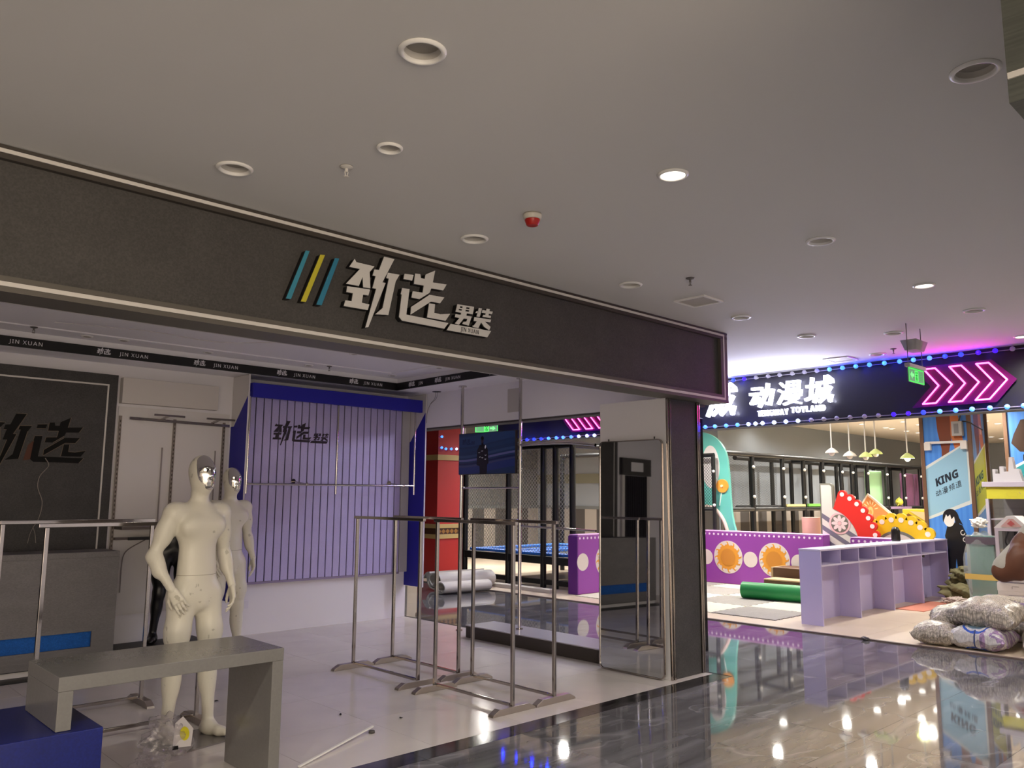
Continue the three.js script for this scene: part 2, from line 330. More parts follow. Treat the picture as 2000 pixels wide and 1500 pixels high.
// ---------- menswear shop shell ----------
struct('wall_back', [span(-1.2, 6.6, 0, 3.3, -9.2, -9)], M.wall);
struct('wall_shop_left', [span(-1.2, -1, 0, 3.3, -9, -4.3)], M.wall);
struct('wall_shop_front', [span(-8, -1, 0, CEIL, -4.42, -4.3)], M.greyBoard);
// lower perimeter ceiling, printed band around the raised tray, tray with a shallow step
struct('ceiling_shop', [span(-1, 6.6, 2.94, 3.0, -9, -8.575), span(6.085, 6.6, 2.94, 3.0, -8.575, -4.42), span(-1, 6.085, 3.1, 3.3, -8.25, -4.42), span(-1, 6.085, 3.088, 3.3, -8.575, -8.25), span(5.76, 6.085, 3.087, 3.3, -8.25, -4.42), span(-1, 6.6, 3.0, 3.3, -9, -8.575), span(6.085, 6.6, 3.0, 3.3, -8.575, -4.42)], S({ color: 0xf2f0f3, roughness: 0.85 }));
const band = solo('printed_band', 'black band around the raised ceiling printed with a repeated shop name', 'band', [span(-1, 6.065, 2.938, 3.03, -8.578, -8.555), span(6.065, 6.088, 2.938, 3.03, -8.578, -4.42)], S({ color: 0x050506, roughness: 0.5 }));
// side bulkhead over the opening to the side corridor, its dark outer fascia
struct('wall_side_bulkhead', [span(6.6, 6.64, 2.49, 3.3, -9.0, -4.42)], S({ color: 0xf0eef4, roughness: 0.7 }));
solo('side_fascia', 'dark grey fascia box over the side opening of the menswear shop', 'fascia', [span(6.642, 6.84, 2.47, CEIL - 0.002, -9.2, -4.44)], M.fascia);
solo('access_panel', 'small square access panel flush in the white bulkhead above the hanging screen', 'panel', [span(6.592, 6.6, 2.58, 2.86, -7.02, -6.78)], S({ color: 0xc4c0bd, roughness: 0.7 }));
// downlights and sprinklers of the shop
[[2.3, -8.37, 'second'], [2.62, -8.33, 'third'], [3.5, -8.4, 'fourth'], [4.69, -8.39, 'fifth'], [4.69, -7.42, 'sixth'], [5.84, -8.34, 'seventh'], [5.87, -7.44, 'eighth']].forEach(([x, z], i) => {
  const where = ['left of a close pair in the shop ceiling above the band', 'right of a close pair in the shop ceiling above the band', 'alone in the shop ceiling between the pair and the slatted wall', 'left of the sprinkler over the slatted wall', 'nearest the fascia edge over the slatted wall', 'in the corner of the raised shop ceiling', 'near the fascia edge above the right hand band'][i];
  const y = z < -8.25 || x > 5.76 ? 3.087 : 3.1, t = thing('ceiling_spot', 'small unlit spot ' + where, 'spotlight', [x, y, z]);
  part(t, 'ring', lathe([[0.03, 0.001], [0.034, -0.008], [0.05, -0.01], [0.055, 0.001]].reverse(), 28), ringMat); part(t, 'lens', new THREE.CylinderGeometry(0.032, 0.032, 0.006, 24).translate(0, -0.004, 0), deadLens);
});
function sprinkler(x, y, z, label, m) {
  const t = thing('sprinkler_head', label, 'sprinkler', [x, y, z]);
  part(t, 'rosette', lathe([[0.0, 0], [0.032, 0], [0.03, -0.006], [0.012, -0.012], [0, -0.012]].reverse(), 24), m);
  part(t, 'body', [rod(V(0, -0.01, 0), V(0, -0.03, 0), 0.008), rod(V(0.009, -0.028, 0), V(0.004, -0.052, 0), 0.0025), rod(V(-0.009, -0.028, 0), V(-0.004, -0.052, 0), 0.0025), new THREE.CylinderGeometry(0.014, 0.014, 0.003, 16).translate(0, -0.054, 0)], m);
}
const dullSteel = S({ color: 0x7d7774, metalness: 0.6, roughness: 0.5 });
sprinkler(1.82, 3.087, -8.255, 'sprinkler head under the shop ceiling at the far left', dullSteel);
sprinkler(4.9, 3.087, -8.278, 'sprinkler head under the shop ceiling over the slatted wall', dullSteel);
sprinkler(2.004, CEIL, -3.296, 'white sprinkler head beside the small recessed spot above the grey fascia', S({ color: 0xd5d1ca, roughness: 0.4 }));
sprinkler(4.903, CEIL, -3.28, 'sprinkler head just above the square ceiling hatch', dullSteel);
sprinkler(8.805, CEIL, -3.365, 'sprinkler head left of the hanging exit sign', dullSteel);
solo('loose_cable', 'thin white cable sagging along the shop ceiling behind the fascia', 'cable', [tube([V(1.9, 3.09, -7.9), V(2.6, 3.05, -7.5), V(3.1, 2.98, -7.2), V(3.6, 3.02, -7.0), V(4.2, 3.095, -6.9)], 0.004)], M.white);
{ // ceiling loudspeaker-like smoke alarm and hatches
  const t = thing('smoke_alarm', 'round white smoke alarm with a red lower half', 'alarm', [3.126, CEIL, -3.134]);
  part(t, 'base', lathe([[0, 0], [0.052, 0], [0.054, -0.012], [0.05, -0.03], [0.044, -0.034], [0, -0.034]].reverse(), 32), S({ color: 0xcfc9bd, roughness: 0.5 }));
  part(t, 'red_cover', lathe([[0.043, -0.033], [0.044, -0.038], [0.034, -0.066], [0.026, -0.07], [0, -0.07]].reverse(), 32), S({ color: 0xb0180f, roughness: 0.35 }));
  for (const [x, z, label] of [[5.535, -3.626, 'square ceiling hatch above the end of the menswear fascia'], [9.04, -4.05, 'square ceiling hatch beside the first lit blue bulbs']]) {
    const h = thing('ceiling_hatch', label, 'hatch', [x, CEIL, z]);
    part(h, 'frame', [box(0.29, 0.012, 0.02, 0, -0.006, -0.135), box(0.29, 0.012, 0.02, 0, -0.006, 0.135), box(0.02, 0.012, 0.25, -0.135, -0.006, 0), box(0.02, 0.012, 0.25, 0.135, -0.006, 0)], ringMat);
    part(h, 'panel', box(0.246, 0.006, 0.246, 0, -0.003, 0), S({ color: 0xb9b3a9, roughness: 0.7 }));
  }
}

// ---------- lettering data (outlines in mm on the sign face) ----------
const font = await new FontLoader().loadAsync('fonts/droid/droid_sans_bold.typeface.json');
const fontR = await new FontLoader().loadAsync('fonts/droid/droid_sans_regular.typeface.json');
function words(str, size, depth, f = font, gap = 0) {              // centred text; gap spreads the letters
  const list = []; let x = 0;
  for (const ch of str) { if (ch === ' ') { x += size * 0.45; continue; } const g = new TextGeometry(ch, { font: f, size, depth, curveSegments: 3 }); g.computeBoundingBox(); const b = g.boundingBox; g.translate(x - b.min.x, 0, 0); x += b.max.x - b.min.x + size * (0.16 + gap); list.push(g); }
  const g = join(list); g.computeBoundingBox(); g.translate(-(g.boundingBox.max.x + g.boundingBox.min.x) / 2, 0, 0); return g;
}
const LOGO = {
  bars: [[-268, 290, -243, 292, -349, -17, -380, -18], [-171, 286, -140, 290, -253, -17, -285, -19], [-71, 286, -42, 289, -149, -19, -184, -21]],
  first: [[67, 310, 79, 292, 212, 292, 178, 249, 187, 146, 136, 143, 128, 209, 103, 146, 12, 143, 107, 254, 31, 253], [21, 129, 185, 138, 174, 98, 135, 96, 128, 44, 183, 42, 173, 5, 2, 2, 12, 39, 56, 41, 63, 92, 17, 92],
    [283, 370, 362, 371, 275, 201, 300, 202, 181, -102, 160, -107, 231, 151, 203, 151, 224, 231, 202, 232, 213, 272, 248, 277], [315, 272, 405, 276, 376, 226, 327, -1, 230, -12, 283, 36, 324, 235, 303, 235]],
  second: [[446, 291, 517, 297, 506, 257, 438, 255], [529, 309, 571, 313, 576, 287, 609, 288, 616, 320, 694, 362, 676, 277, 794, 285, 765, 239, 664, 234, 651, 202, 569, 144, 505, 144, 514, 187, 594, 192, 603, 242, 522, 238],
    [651, 188, 776, 192, 741, 146, 664, 144, 501, 30, 504, 81], [650, 130, 698, 132, 693, 73, 745, 71, 829, 88, 790, 34, 635, 32], [429, 193, 487, 196, 466, 24, 815, 22, 781, -22, 435, -21, 411, 0, 427, 148, 420, 153]],
  third: [[892, 165, 1042, 172, 1030, 117, 976, 115, 972, 98, 1021, 100, 995, 32, 939, 36, 948, 52, 975, 57, 983, 76, 951, 75, 908, 26, 872, 28, 912, 72, 872, 72, 878, 94, 924, 96, 927, 112, 877, 110]],
  fourth: [[1087, 171, 1115, 172, 1095, 109, 1067, 108], [1066, 146, 1086, 148, 1077, 131, 1057, 132], [1121, 162, 1156, 164, 1160, 179, 1189, 180, 1185, 165, 1217, 167, 1210, 147, 1180, 146, 1177, 132, 1201, 133, 1197, 117, 1123, 114, 1128, 130, 1148, 131, 1151, 144, 1115, 143],
    [1047, 100, 1202, 106, 1195, 86, 1144, 83, 1198, 53, 1185, 28, 1139, 44, 1109, 72, 1083, 27, 1038, 28, 1027, 36, 1044, 41, 1069, 73, 1041, 72]],
  line: [[836, 20, 1203, 24, 1168, -26, 803, -28]],
};
const HOLES = [[916, 156, 940, 157, 937, 145, 913, 144], [972, 159, 1003, 160, 1000, 148, 969, 147], [906, 136, 934, 137, 931, 126, 902, 125], [966, 139, 999, 140, 996, 129, 963, 128]];
const glyph = (key, k, depth, ox = 0, oy = 0) => join(LOGO[key].map((f, i) => { const s = shapeOf(f, k, ox, oy); if (key === 'third' && i === 0) for (const h of HOLES) s.holes.push(shapeOf(h, k, ox, oy)); return ext(s, depth); }));
// stroke characters on a 100 x 100 grid (y down)
const STROKES = {
  dong: [[10, 20, 45, 20], [3, 42, 52, 42], [28, 42, 10, 80, 45, 76], [36, 60, 48, 84], [52, 32, 94, 32, 88, 88, 74, 84], [72, 6, 70, 42, 46, 94]],
  man: [[8, 10, 20, 22], [3, 38, 16, 46], [4, 92, 20, 60], [36, 6, 84, 6, 84, 36, 36, 36, 36, 6], [36, 21, 84, 21], [28, 46, 94, 46, 94, 64, 28, 64, 28, 46], [50, 46, 50, 64], [72, 46, 72, 64], [32, 74, 84, 74, 60, 88, 30, 97], [42, 76, 64, 88, 96, 97]],
  cheng: [[3, 36, 34, 36], [19, 8, 19, 78], [2, 84, 36, 74], [42, 26, 97, 26], [46, 26, 44, 60, 34, 94], [46, 50, 64, 50, 62, 80, 54, 74], [70, 5, 76, 60, 94, 95, 97, 76], [91, 46, 74, 78, 54, 95], [80, 6, 93, 17]],
  wei: [[20, 24, 97, 24], [20, 24, 18, 60, 5, 96], [68, 5, 74, 60, 93, 95, 97, 76], [90, 44, 72, 76, 54, 95], [79, 5, 93, 16], [26, 42, 60, 42], [46, 48, 32, 70, 56, 92], [56, 56, 46, 76, 24, 94], [24, 62, 64, 62]],
  pin: [[26, 5, 26, 40], [26, 20, 44, 20], [12, 20, 12, 40], [4, 40, 48, 40], [26, 44, 26, 66], [14, 50, 6, 64], [42, 48, 28, 78, 6, 95], [54, 9, 97, 9], [75, 9, 70, 24], [60, 26, 91, 26, 91, 74], [60, 26, 60, 74], [75, 36, 74, 68, 54, 95], [78, 78, 96, 95]],
  dao: [[50, 3, 56, 14], [80, 3, 74, 14], [36, 18, 97, 18], [65, 18, 60, 30], [46, 30, 86, 30, 86, 78, 46, 78, 46, 30], [46, 46, 86, 46], [46, 62, 86, 62], [12, 8, 22, 20], [5, 40, 22, 40, 18, 76, 5, 92], [18, 82, 40, 93, 98, 93]],
};
function strokeGeo(key, size, thick, depth, slant = 0) {           // solid strokes, origin at the lower left
  const out = [], k = size / 100;
  for (const s of STROKES[key]) for (let i = 0; i + 3 < s.length; i += 2) {
    const f = (x, y) => [x * k + (100 - y) * k * slant, (100 - y) * k], [ax, ay] = f(s[i], s[i + 1]), [bx, by] = f(s[i + 2], s[i + 3]), l = Math.hypot(bx - ax, by - ay);
    const g = new THREE.BoxGeometry(l + thick * 0.9, thick, depth); g.rotateZ(Math.atan2(by - ay, bx - ax)); out.push(g.translate((ax + bx) / 2, (ay + by) / 2, depth / 2));
  }
  return join(out);
}
function strokeDraw(c, key, x, y, size, w, slant = 0) {
  c.lineWidth = w; c.lineJoin = 'round';
  for (const s of STROKES[key]) { c.beginPath(); for (let i = 0; i < s.length; i += 2) { const px = x + s[i] / 100 * size + (100 - s[i + 1]) / 100 * size * slant, py = y + s[i + 1] / 100 * size; i ? c.lineTo(px, py) : c.moveTo(px, py); } c.stroke(); }
}

// ---------- menswear fascia and sign ----------
{
  const t = thing('shop_fascia', 'long grey fascia box over the menswear shop front with white edge strips', 'fascia', [2.9, 2.49, -4.3]);
  const X0 = -7.95, X1 = 6.855;
  partW(t, 'core', span(X0, X1 - 0.004, 2.492, 3.156, -4.42, -4.215), M.fascia);
  partW(t, 'lower_frame', [span(X0, X1, 2.488, 2.513, -4.421, -4.18), span(X0, X1, 2.536, 2.562, -4.214, -4.182), span(X0, X1, 2.512, 2.537, -4.214, -4.188)], M.fasciaFrame);
  partW(t, 'upper_frame', [span(X0, X1, 3.108, 3.134, -4.214, -4.182), span(X0, X1, 3.155, 3.172, -4.421, -4.18)], S({ color: 0x3f3933, roughness: 0.5 }));  // top strip is dark and sits in the narrow gap under the ceiling
  partW(t, 'end_frame', [span(6.74, 6.782, 2.563, 3.107, -4.214, -4.182), span(6.806, X1, 2.514, 3.154, -4.421, -4.183)], M.fasciaFrame);
  for (const [y0, y1] of [[2.514, 2.535], [3.135, 3.154]]) partW(t, 'edge_strip', span(X0, 6.803, y0, y1, -4.187, -4.179), M.strip);
  partW(t, 'edge_strip', span(6.783, 6.804, 2.536, 3.134, -4.213, -4.18), M.strip);
  const inner = S({ color: 0xcfcac8, roughness: 0.7 });
  solo('fascia_backing', 'white boarding behind the shop fascia above its underside', 'panel', [span(-1, 6.08, 2.49, 3.1, -4.45, -4.422)], inner);
}
const signWhite = S({ color: 0xd9d7d2, roughness: 0.45 }), signEdge = S({ color: 0x070708, roughness: 0.5 });
{
  const t = thing('shop_sign', 'raised menswear shop sign with three slanted bars and white characters on the grey fascia', 'sign', [2.554, 2.7175, -4.215]);
  const add = (key, name, m, d0 = 0) => { const e = part(t, name, glyph(key, 0.001, 0.034, -0.006, -0.004), signEdge), f = glyph(key, 0.001, 0.004); f.translate(0, 0, 0.0345); part(e, 'face', f, m); return e; };
  LOGO.bars.forEach((b, i) => { const e = part(t, 'slanted_bar', ext(shapeOf(b, 0.001, -0.006, -0.004), 0.034), signEdge), f = ext(shapeOf(b, 0.001), 0.004); f.translate(0, 0, 0.0345); part(e, 'face', f, flat([0x3c8ea6, 0xc9bf35, 0x2f7e9c][i], 0.45)).userData.label = i === 1 ? 'yellow face' : 'teal blue face'; });
  for (const k of ['first', 'second', 'third', 'fourth']) add(k, 'character', signWhite);
  add('line', 'underline_plate', signWhite);
  const w = words('JIN XUAN', 0.03, 0.0015, fontR, 0.06); w.scale(0.86, 1, 1); w.rotateZ(0.0); part(t, 'small_lettering', w.translate(1.003, -0.017, 0.0387), signEdge);
}
// printed names on the band: characters and Latin letters, on both legs of the band
{
  const ink = S({ color: 0xe2e0e4, roughness: 0.6 });
  const mark = () => { const g = join([glyph('first', 0.00016, 0.0012), glyph('second', 0.00016, 0.0012)]); return g.translate(-0.065, -0.02, 0); };
  const latin = () => words('JIN XUAN', 0.036, 0.0012, fontR, 0.1);
  const fit = (w, len) => { w.computeBoundingBox(); const q = w.boundingBox; return w.scale(len / (q.max.x - q.min.x), 1, 1); };
  for (const x of [2.515, 3.48, 4.445, 5.415]) partW(band, 'printed_mark', mark().translate(x, 2.985, -8.5549), ink);
  for (const x of [1.83, 2.8, 3.77, 4.735, 5.695]) partW(band, 'printed_letters', fit(latin(), 0.28).translate(x, 2.966, -8.5549), ink);
  for (const z of [-8.235, -7.7, -6.72]) partW(band, 'printed_mark', mark().rotateY(-Math.PI / 2).translate(6.0649, 2.985, z), ink);
  for (const [z, t, l] of [[-8.05, 'JIN', 0.085], [-7.42, 'JIN XUAN', 0.28]]) partW(band, 'printed_letters', fit(words(t, 0.036, 0.0012, fontR, 0.1), l).rotateY(-Math.PI / 2).translate(6.0649, 2.966, z), ink);
}

// ---------- corner column with leaning mirror ----------
{
  const t = thing('corner_column', 'square corner column with a dark grey front and chrome edge trims', 'column', [6.34, 0, -4.8]);
  partW(t, 'core', span(6.085, 6.6, 0, 2.488, -5.15, -4.37), M.whiteGloss);
  partW(t, 'front_panel', span(6.14, 6.55, 0.0, 2.487, -4.37, -4.362), M.darkPanel);
  partW(t, 'side_panel', span(6.6, 6.606, 0.0, 2.487, -5.15, -4.37), M.darkPanel);
  for (const [a, b] of [[6.085, 6.098], [6.112, 6.132], [6.556, 6.576], [6.584, 6.602]]) partW(t, 'chrome_trim', span(a, b, 0, 2.487, -4.374, a > 6.5 || a < 6.1 ? -4.345 : -4.342, 0.004), M.steel);
  const u = thing('leaning_mirror', 'tall frameless mirror with rounded corners leaning on the column', 'mirror', [6.028, 0.006, -4.76]);
  u.rotation.z = -0.012;
  const rr = (w, h, r) => { const s = new THREE.Shape(); s.moveTo(-w + r, 0); s.lineTo(w - r, 0); s.absarc(w - r, r, r, -Math.PI / 2, 0); s.lineTo(w, h - r); s.absarc(w - r, h - r, r, 0, Math.PI / 2); s.lineTo(-w + r, h); s.absarc(-w + r, h - r, r, Math.PI / 2, Math.PI); s.lineTo(-w, r); s.absarc(-w + r, r, r, Math.PI, Math.PI * 1.5); return s; };
  const turn = (g) => g.rotateY(-Math.PI / 2);
  const fr = rr(0.372, 2.11, 0.05); fr.holes.push(new THREE.Path(rr(0.362, 2.09, 0.045).getPoints(10).map((p) => p.clone().add(new THREE.Vector2(0, 0.01)))));
  part(u, 'frame', turn(ext(fr, 0.022)).translate(0.011, 0, 0), M.steel);
  part(u, 'glass', turn(ext(rr(0.361, 2.088, 0.045), 0.012)).translate(0.008, 0.011, 0), S({ color: 0xb9bcc0, metalness: 1, roughness: 0.02 }));
  part(u, 'backing', turn(ext(rr(0.366, 2.1, 0.047), 0.006)).translate(0.0165, 0.005, 0), M.black);
  for (const z of [-0.26, 0.28]) part(u, 'clip', [rod(V(0.004, 2.105, z), V(0.004, 2.132, z), 0.006)], M.black);
}
solo('black_board', 'glossy black upright board standing behind the corner column', 'board', [span(6.62, 7.54, 0.0, 2.44, -4.965, -4.93, 0.004)], M.blackGloss, [7.1, 0, -4.94]);

// ---------- side opening: plinth, poles, rails, hanging screen ----------
{
  const t = thing('low_plinth', 'low dark brown plinth along the side opening of the shop', 'plinth', [6.38, 0, -6.28]);
  partW(t, 'box', span(6.165, 6.6, 0.002, 0.125, -7.23, -5.2), flat(0x3a332e, 0.6)); partW(t, 'top_board', span(6.16, 6.602, 0.1255, 0.137, -7.235, -5.2, 0.003), PH({ color: 0xa9a5ad, roughness: 0.2 }));
  const p = thing('pole_rack', 'chrome floor to ceiling poles with cross rails carrying the hanging screen', 'rack', [6.38, 0, -7.06]);
  for (const z of [-7.63, -6.6]) partW(p, 'pole', rod(V(6.4, z < -7 ? 0.0 : 0.137, z), V(6.4, 2.94, z), 0.019, 16), M.chrome);
  for (const z of [-7.63, -6.6]) { partW(p, 'ceiling_flange', rod(V(6.4, 2.925, z), V(6.4, 2.94, z), 0.05, 20), M.chrome); partW(p, 'floor_flange', rod(V(6.4, z < -7 ? 0.0 : 0.137, z), V(6.4, z < -7 ? 0.012 : 0.149, z), 0.04, 20), M.steel); }
  partW(p, 'cross_rail', rod(V(6.4, 1.683, -7.63), V(6.4, 1.683, -6.6), 0.011), M.chrome);
  partW(p, 'upper_rail', [tube([V(6.4, 2.165, -6.6), V(6.41, 2.168, -6.2), V(6.42, 2.155, -5.8), V(6.43, 2.12, -5.51)], 0.017, 30, 10)], M.chrome);
  partW(p, 'lower_rail', rod(V(6.4, 1.26, -6.6), V(6.43, 1.24, -5.51), 0.011), M.chrome);
  const s = thing('hanging_screen', 'flat screen showing a dark clothed figure before blue sky, hung between chrome poles', 'screen', [6.36, 1.84, -7.11]);
  partW(s, 'housing', span(6.345, 6.385, 1.842, 2.338, -7.622, -6.622, 0.006), M.black);
  const ad = canvasTex(1024, 512, (c, w, h) => {
    c.fillStyle = '#1b3057'; c.fillRect(0, 0, w, h);
    const wv = [[60, '#223a66', 130], [170, '#1c345c', 40], [250, '#2a4068', 30], [300, '#56598c', 26], [345, '#141c47', 20], [380, '#343c66', 34], [430, '#20306b', 90]];
    for (const [y, col, k] of wv) { c.strokeStyle = col; c.lineWidth = k; c.beginPath(); c.moveTo(-20, y + 40); c.bezierCurveTo(w * 0.3, y + 60, w * 0.6, y - 20, w + 20, y - 50); c.stroke(); }
    strokeSmall(c);
    c.fillStyle = '#0a0a12'; c.beginPath(); c.moveTo(395, 150); c.lineTo(350, 215); c.lineTo(340, 400); c.lineTo(372, 410); c.lineTo(395, 420); c.lineTo(400, 512); c.lineTo(530, 512); c.lineTo(535, 400); c.lineTo(560, 380); c.lineTo(545, 210); c.lineTo(490, 150); c.closePath(); c.fill();
    c.fillStyle = '#2a2230'; c.beginPath(); c.ellipse(443, 95, 24, 36, 0, 0, 7); c.fill(); c.fillStyle = '#08080e'; c.beginPath(); c.ellipse(443, 66, 27, 24, 0, 0, 7); c.fill(); c.fillRect(425, 120, 40, 40);
    c.fillStyle = '#c9c9d6'; c.beginPath(); c.ellipse(500, 178, 12, 22, 0.2, 0, 7); c.fill();
    c.strokeStyle = '#b9b9c8'; c.lineWidth = 7; for (const [x, y] of [[385, 235], [440, 215], [505, 270], [400, 290], [445, 300], [500, 320]]) { c.beginPath(); c.arc(x, y, 15, 0.4, 2.6); c.stroke(); }
    function strokeSmall(k) { k.fillStyle = '#0f1d44'; k.save(); k.translate(60, 132); for (const key of ['first', 'second', 'third', 'fourth', 'line']) for (const f of LOGO[key]) { k.beginPath(); for (let i = 0; i < f.length; i += 2) { const x = f[i] * 0.2, y = -f[i + 1] * 0.2; i ? k.lineTo(x, y) : k.moveTo(x, y); } k.fill(); } k.restore(); }
  });
  const pg = new THREE.PlaneGeometry(0.985, 0.48); pg.rotateY(-Math.PI / 2); pg.translate(6.3445, 2.09, -7.122);
  partW(s, 'picture', pg, PH({ map: ad, emissive: 0xffffff, emissiveMap: ad, emissiveIntensity: 0.1, roughness: 0.2 }));
  for (const z of [-7.61, -6.62]) partW(s, 'clamp', [span(6.375, 6.41, 2.0, 2.04, z - 0.02, z + 0.02), span(6.375, 6.41, 2.2, 2.24, z - 0.02, z + 0.02)], M.steel);
}

// ---------- back wall: slatted display, fins, rail ----------
{
  const t = thing('slat_wall', 'pale lilac slatted display wall with a blue header and a dark shop mark', 'display', [5.26, 0.59, -8.95]);
  partW(t, 'backing', span(4.09, 6.434, 0.585, 2.74, -8.998, -8.95), M.groove);
  const slats = Array.from({ length: 3 }, () => box(0.086, 2.14, 0.018, 0, 0, 0, 0.002));
  for (let i = 0; i < 23; i++) { const x = 4.133 + i * 0.1, w = i === 22 ? slats[0] : slats[i % 3], o = part(t, 'slat', w, M.slat); o.position.set(x - 5.26 + 0.05, 1.665 - 0.59, -8.94 + 8.95); }
  partW(t, 'bottom_rail', span(4.088, 6.438, 0.57, 0.594, -8.999, -8.925), S({ color: 0x8d7f9c, roughness: 0.5 }));
  partW(t, 'end_post', span(6.44, 6.565, 0.59, 2.73, -8.999, -8.93), S({ color: 0xbcb8ba, roughness: 0.6 }));
  partW(t, 'header_board', span(4.102, 6.486, 2.678, 2.84, -8.6, -8.55, 0.004), M.blue);
  partW(t, 'header_return', [span(4.102, 6.486, 2.742, 2.84, -8.999, -8.6)], M.blue);
  const k = 0.000624, g = join(['first', 'second', 'third', 'fourth', 'line'].map((q) => glyph(q, k, 0.003))); 
  partW(t, 'shop_mark', g.translate(4.556, 2.24, -8.931), S({ color: 0x2a2028, roughness: 0.5 }));
}
const finCut = [[0, 0.41], [0.4, 0.41], [0.4, 2.94], [0, 2.94]], finBlue = [[0.0, 0.41], [0.4, 0.41], [0.4, 2.68], [0.02, 2.29], [0, 2.29]];
for (const [x, label, cuts] of [[4.07, 'left white fin board with a slant topped blue face beside the slatted wall', 2.36], [6.575, 'right white fin board with a slant topped blue face at the side opening', 2.31]]) {
  const t = thing('fin_board', label, 'board', [x, 0.41, -8.8]), sh = (pts) => { const s = new THREE.Shape(); pts.forEach(([a, b], i) => i ? s.lineTo(a, b) : s.moveTo(a, b)); s.closePath(); return s; };
  const place = (g, dx) => g.rotateY(-Math.PI / 2).translate(x + dx, 0, -8.998);
  partW(t, 'board', place(ext(sh([[0, 0.41], [0.4, 0.41], [0.4, 2.935], [0, 2.935]]), 0.018), 0.018), M.white);
  for (const d of [-0.0005, 0.0215]) partW(t, 'blue_face', place(ext(sh([[0, 0.412], [0.398, 0.412], [0.398, 2.69], [0.075, cuts], [0, cuts]]), 0.003), d), M.blue);
}
{
  const t = thing('hanging_rail', 'chrome wall rail hung on three thin posts before the slatted wall', 'rail', [5.25, 1.6, -8.6]);
  for (const x of [4.1, 5.242, 6.408]) partW(t, 'post', rod(V(x, 1.6, -8.6), V(x, 2.678, -8.6), 0.011, 12), M.chrome);
  partW(t, 'bar', rod(V(4.1, 1.705, -8.6), V(6.408, 1.715, -8.6), 0.013, 12), M.chrome);
  for (const [x, l] of [[4.85, 0.25], [6.24, 0.25]]) { partW(t, 'bracket', [rod(V(x, 1.712, -8.6), V(x, 1.75, -8.918), 0.008), rod(V(x, 1.75, -8.918), V(x, 1.75, -8.926), 0.03, 18)], M.steel); partW(t, 'joint', new THREE.SphereGeometry(0.022, 16, 12).translate(x, 1.712, -8.6), M.chrome); }
}
{ // hole of a missing lamp in the perimeter ceiling, wires hanging from it
  const t = thing('loose_lamp_wires', 'dark lamp hole with thin wires hanging by the right end of the blue header', 'wires', [6.52, 2.94, -8.3]);
  part(t, 'hole_ring', lathe([[0.001, -0.001], [0.05, -0.001], [0.056, -0.004], [0.06, 0]], 28), M.black);
  for (const [a, b] of [[-0.03, 0.02], [0.03, -0.02]]) part(t, 'wire', tube([V(a, 0, b), V(a * 0.4 + 0.03, -0.08, -0.06), V(0.03, -0.16, -0.18), V(0.02, -0.32, -0.24), V(-0.005, -0.4, -0.2)], 0.0025, 24, 5), S({ color: 0x5a5458, roughness: 0.6 }));
}
{ // recess with slotted uprights
  const t = thing('wall_shelving', 'white wall recess with slotted steel uprights and a crossbar of empty arms', 'shelving', [3.43, 0.35, -8.95]);
  partW(t, 'back_board', span(2.83, 4.04, 0.35, 2.5, -8.998, -8.985), M.white);
  partW(t, 'upper_box', span(2.83, 3.86, 2.53, 2.8, -8.999, -8.9, 0.003), S({ color: 0xd2ccc6, roughness: 0.7 }));
  const slotMat = S({ color: 0x4d463f, metalness: 0.4, roughness: 0.5 });
  for (const x of [2.85, 3.416, 3.975]) {
    const u = partW(t, 'slotted_upright', span(x - 0.014, x + 0.014, 0.58, 2.4, -8.984, -8.966), S({ color: 0x8f857d, metalness: 0.5, roughness: 0.5 }));
    partW(u, 'slots', Array.from({ length: 38 }, (_, i) => span(x - 0.005, x + 0.005, 0.63 + i * 0.046, 0.654 + i * 0.046, -8.967, -8.9652)), slotMat);
  }
  partW(t, 'crossbar', [bar(V(2.93, 2.378, -8.94), V(4.02, 2.362, -8.94), 0.03, 0.03)], M.steel);
  for (const x of [3.26, 3.82]) { partW(t, 'arm', [span(x - 0.16, x + 0.16, 2.4, 2.42, -8.72, -8.7), bar(V(x, 2.385, -8.95), V(x, 2.41, -8.71), 0.018)], M.steel); }
  for (const [x, y0, y1] of [[3.3, 1.2, 2.085], [3.89, 1.5, 2.075]]) partW(t, 'hanging_strip', span(x - 0.006, x + 0.006, y0, y1, -8.98, -8.97), S({ color: 0x9a9190, roughness: 0.5 }));
  partW(t, 'shelf_bracket', [span(2.86, 3.4, 1.225, 1.255, -8.96, -8.72), span(2.86, 3.4, 1.115, 1.14, -8.96, -8.9)], S({ color: 0x6b625c, metalness: 0.5, roughness: 0.45 }));
  partW(t, 'black_bar', span(2.93, 3.4, 1.12, 1.15, -8.74, -8.71), M.black);
  partW(t, 'bent_strip', tube([V(3.2, 1.12, -8.96), V(3.0, 1.0, -8.96), V(2.97, 0.94, -8.96), V(2.96, 0.58, -8.96)], 0.006, 30, 6), S({ color: 0x8f8684, roughness: 0.5 }));
}
solo('wall_socket', 'small white socket plate low on the wall under the left blue fin', 'socket', [span(4.3, 4.39, 0.3, 0.39, -9.0, -8.988, 0.003)], S({ color: 0xe2dfe6, roughness: 0.4 }));
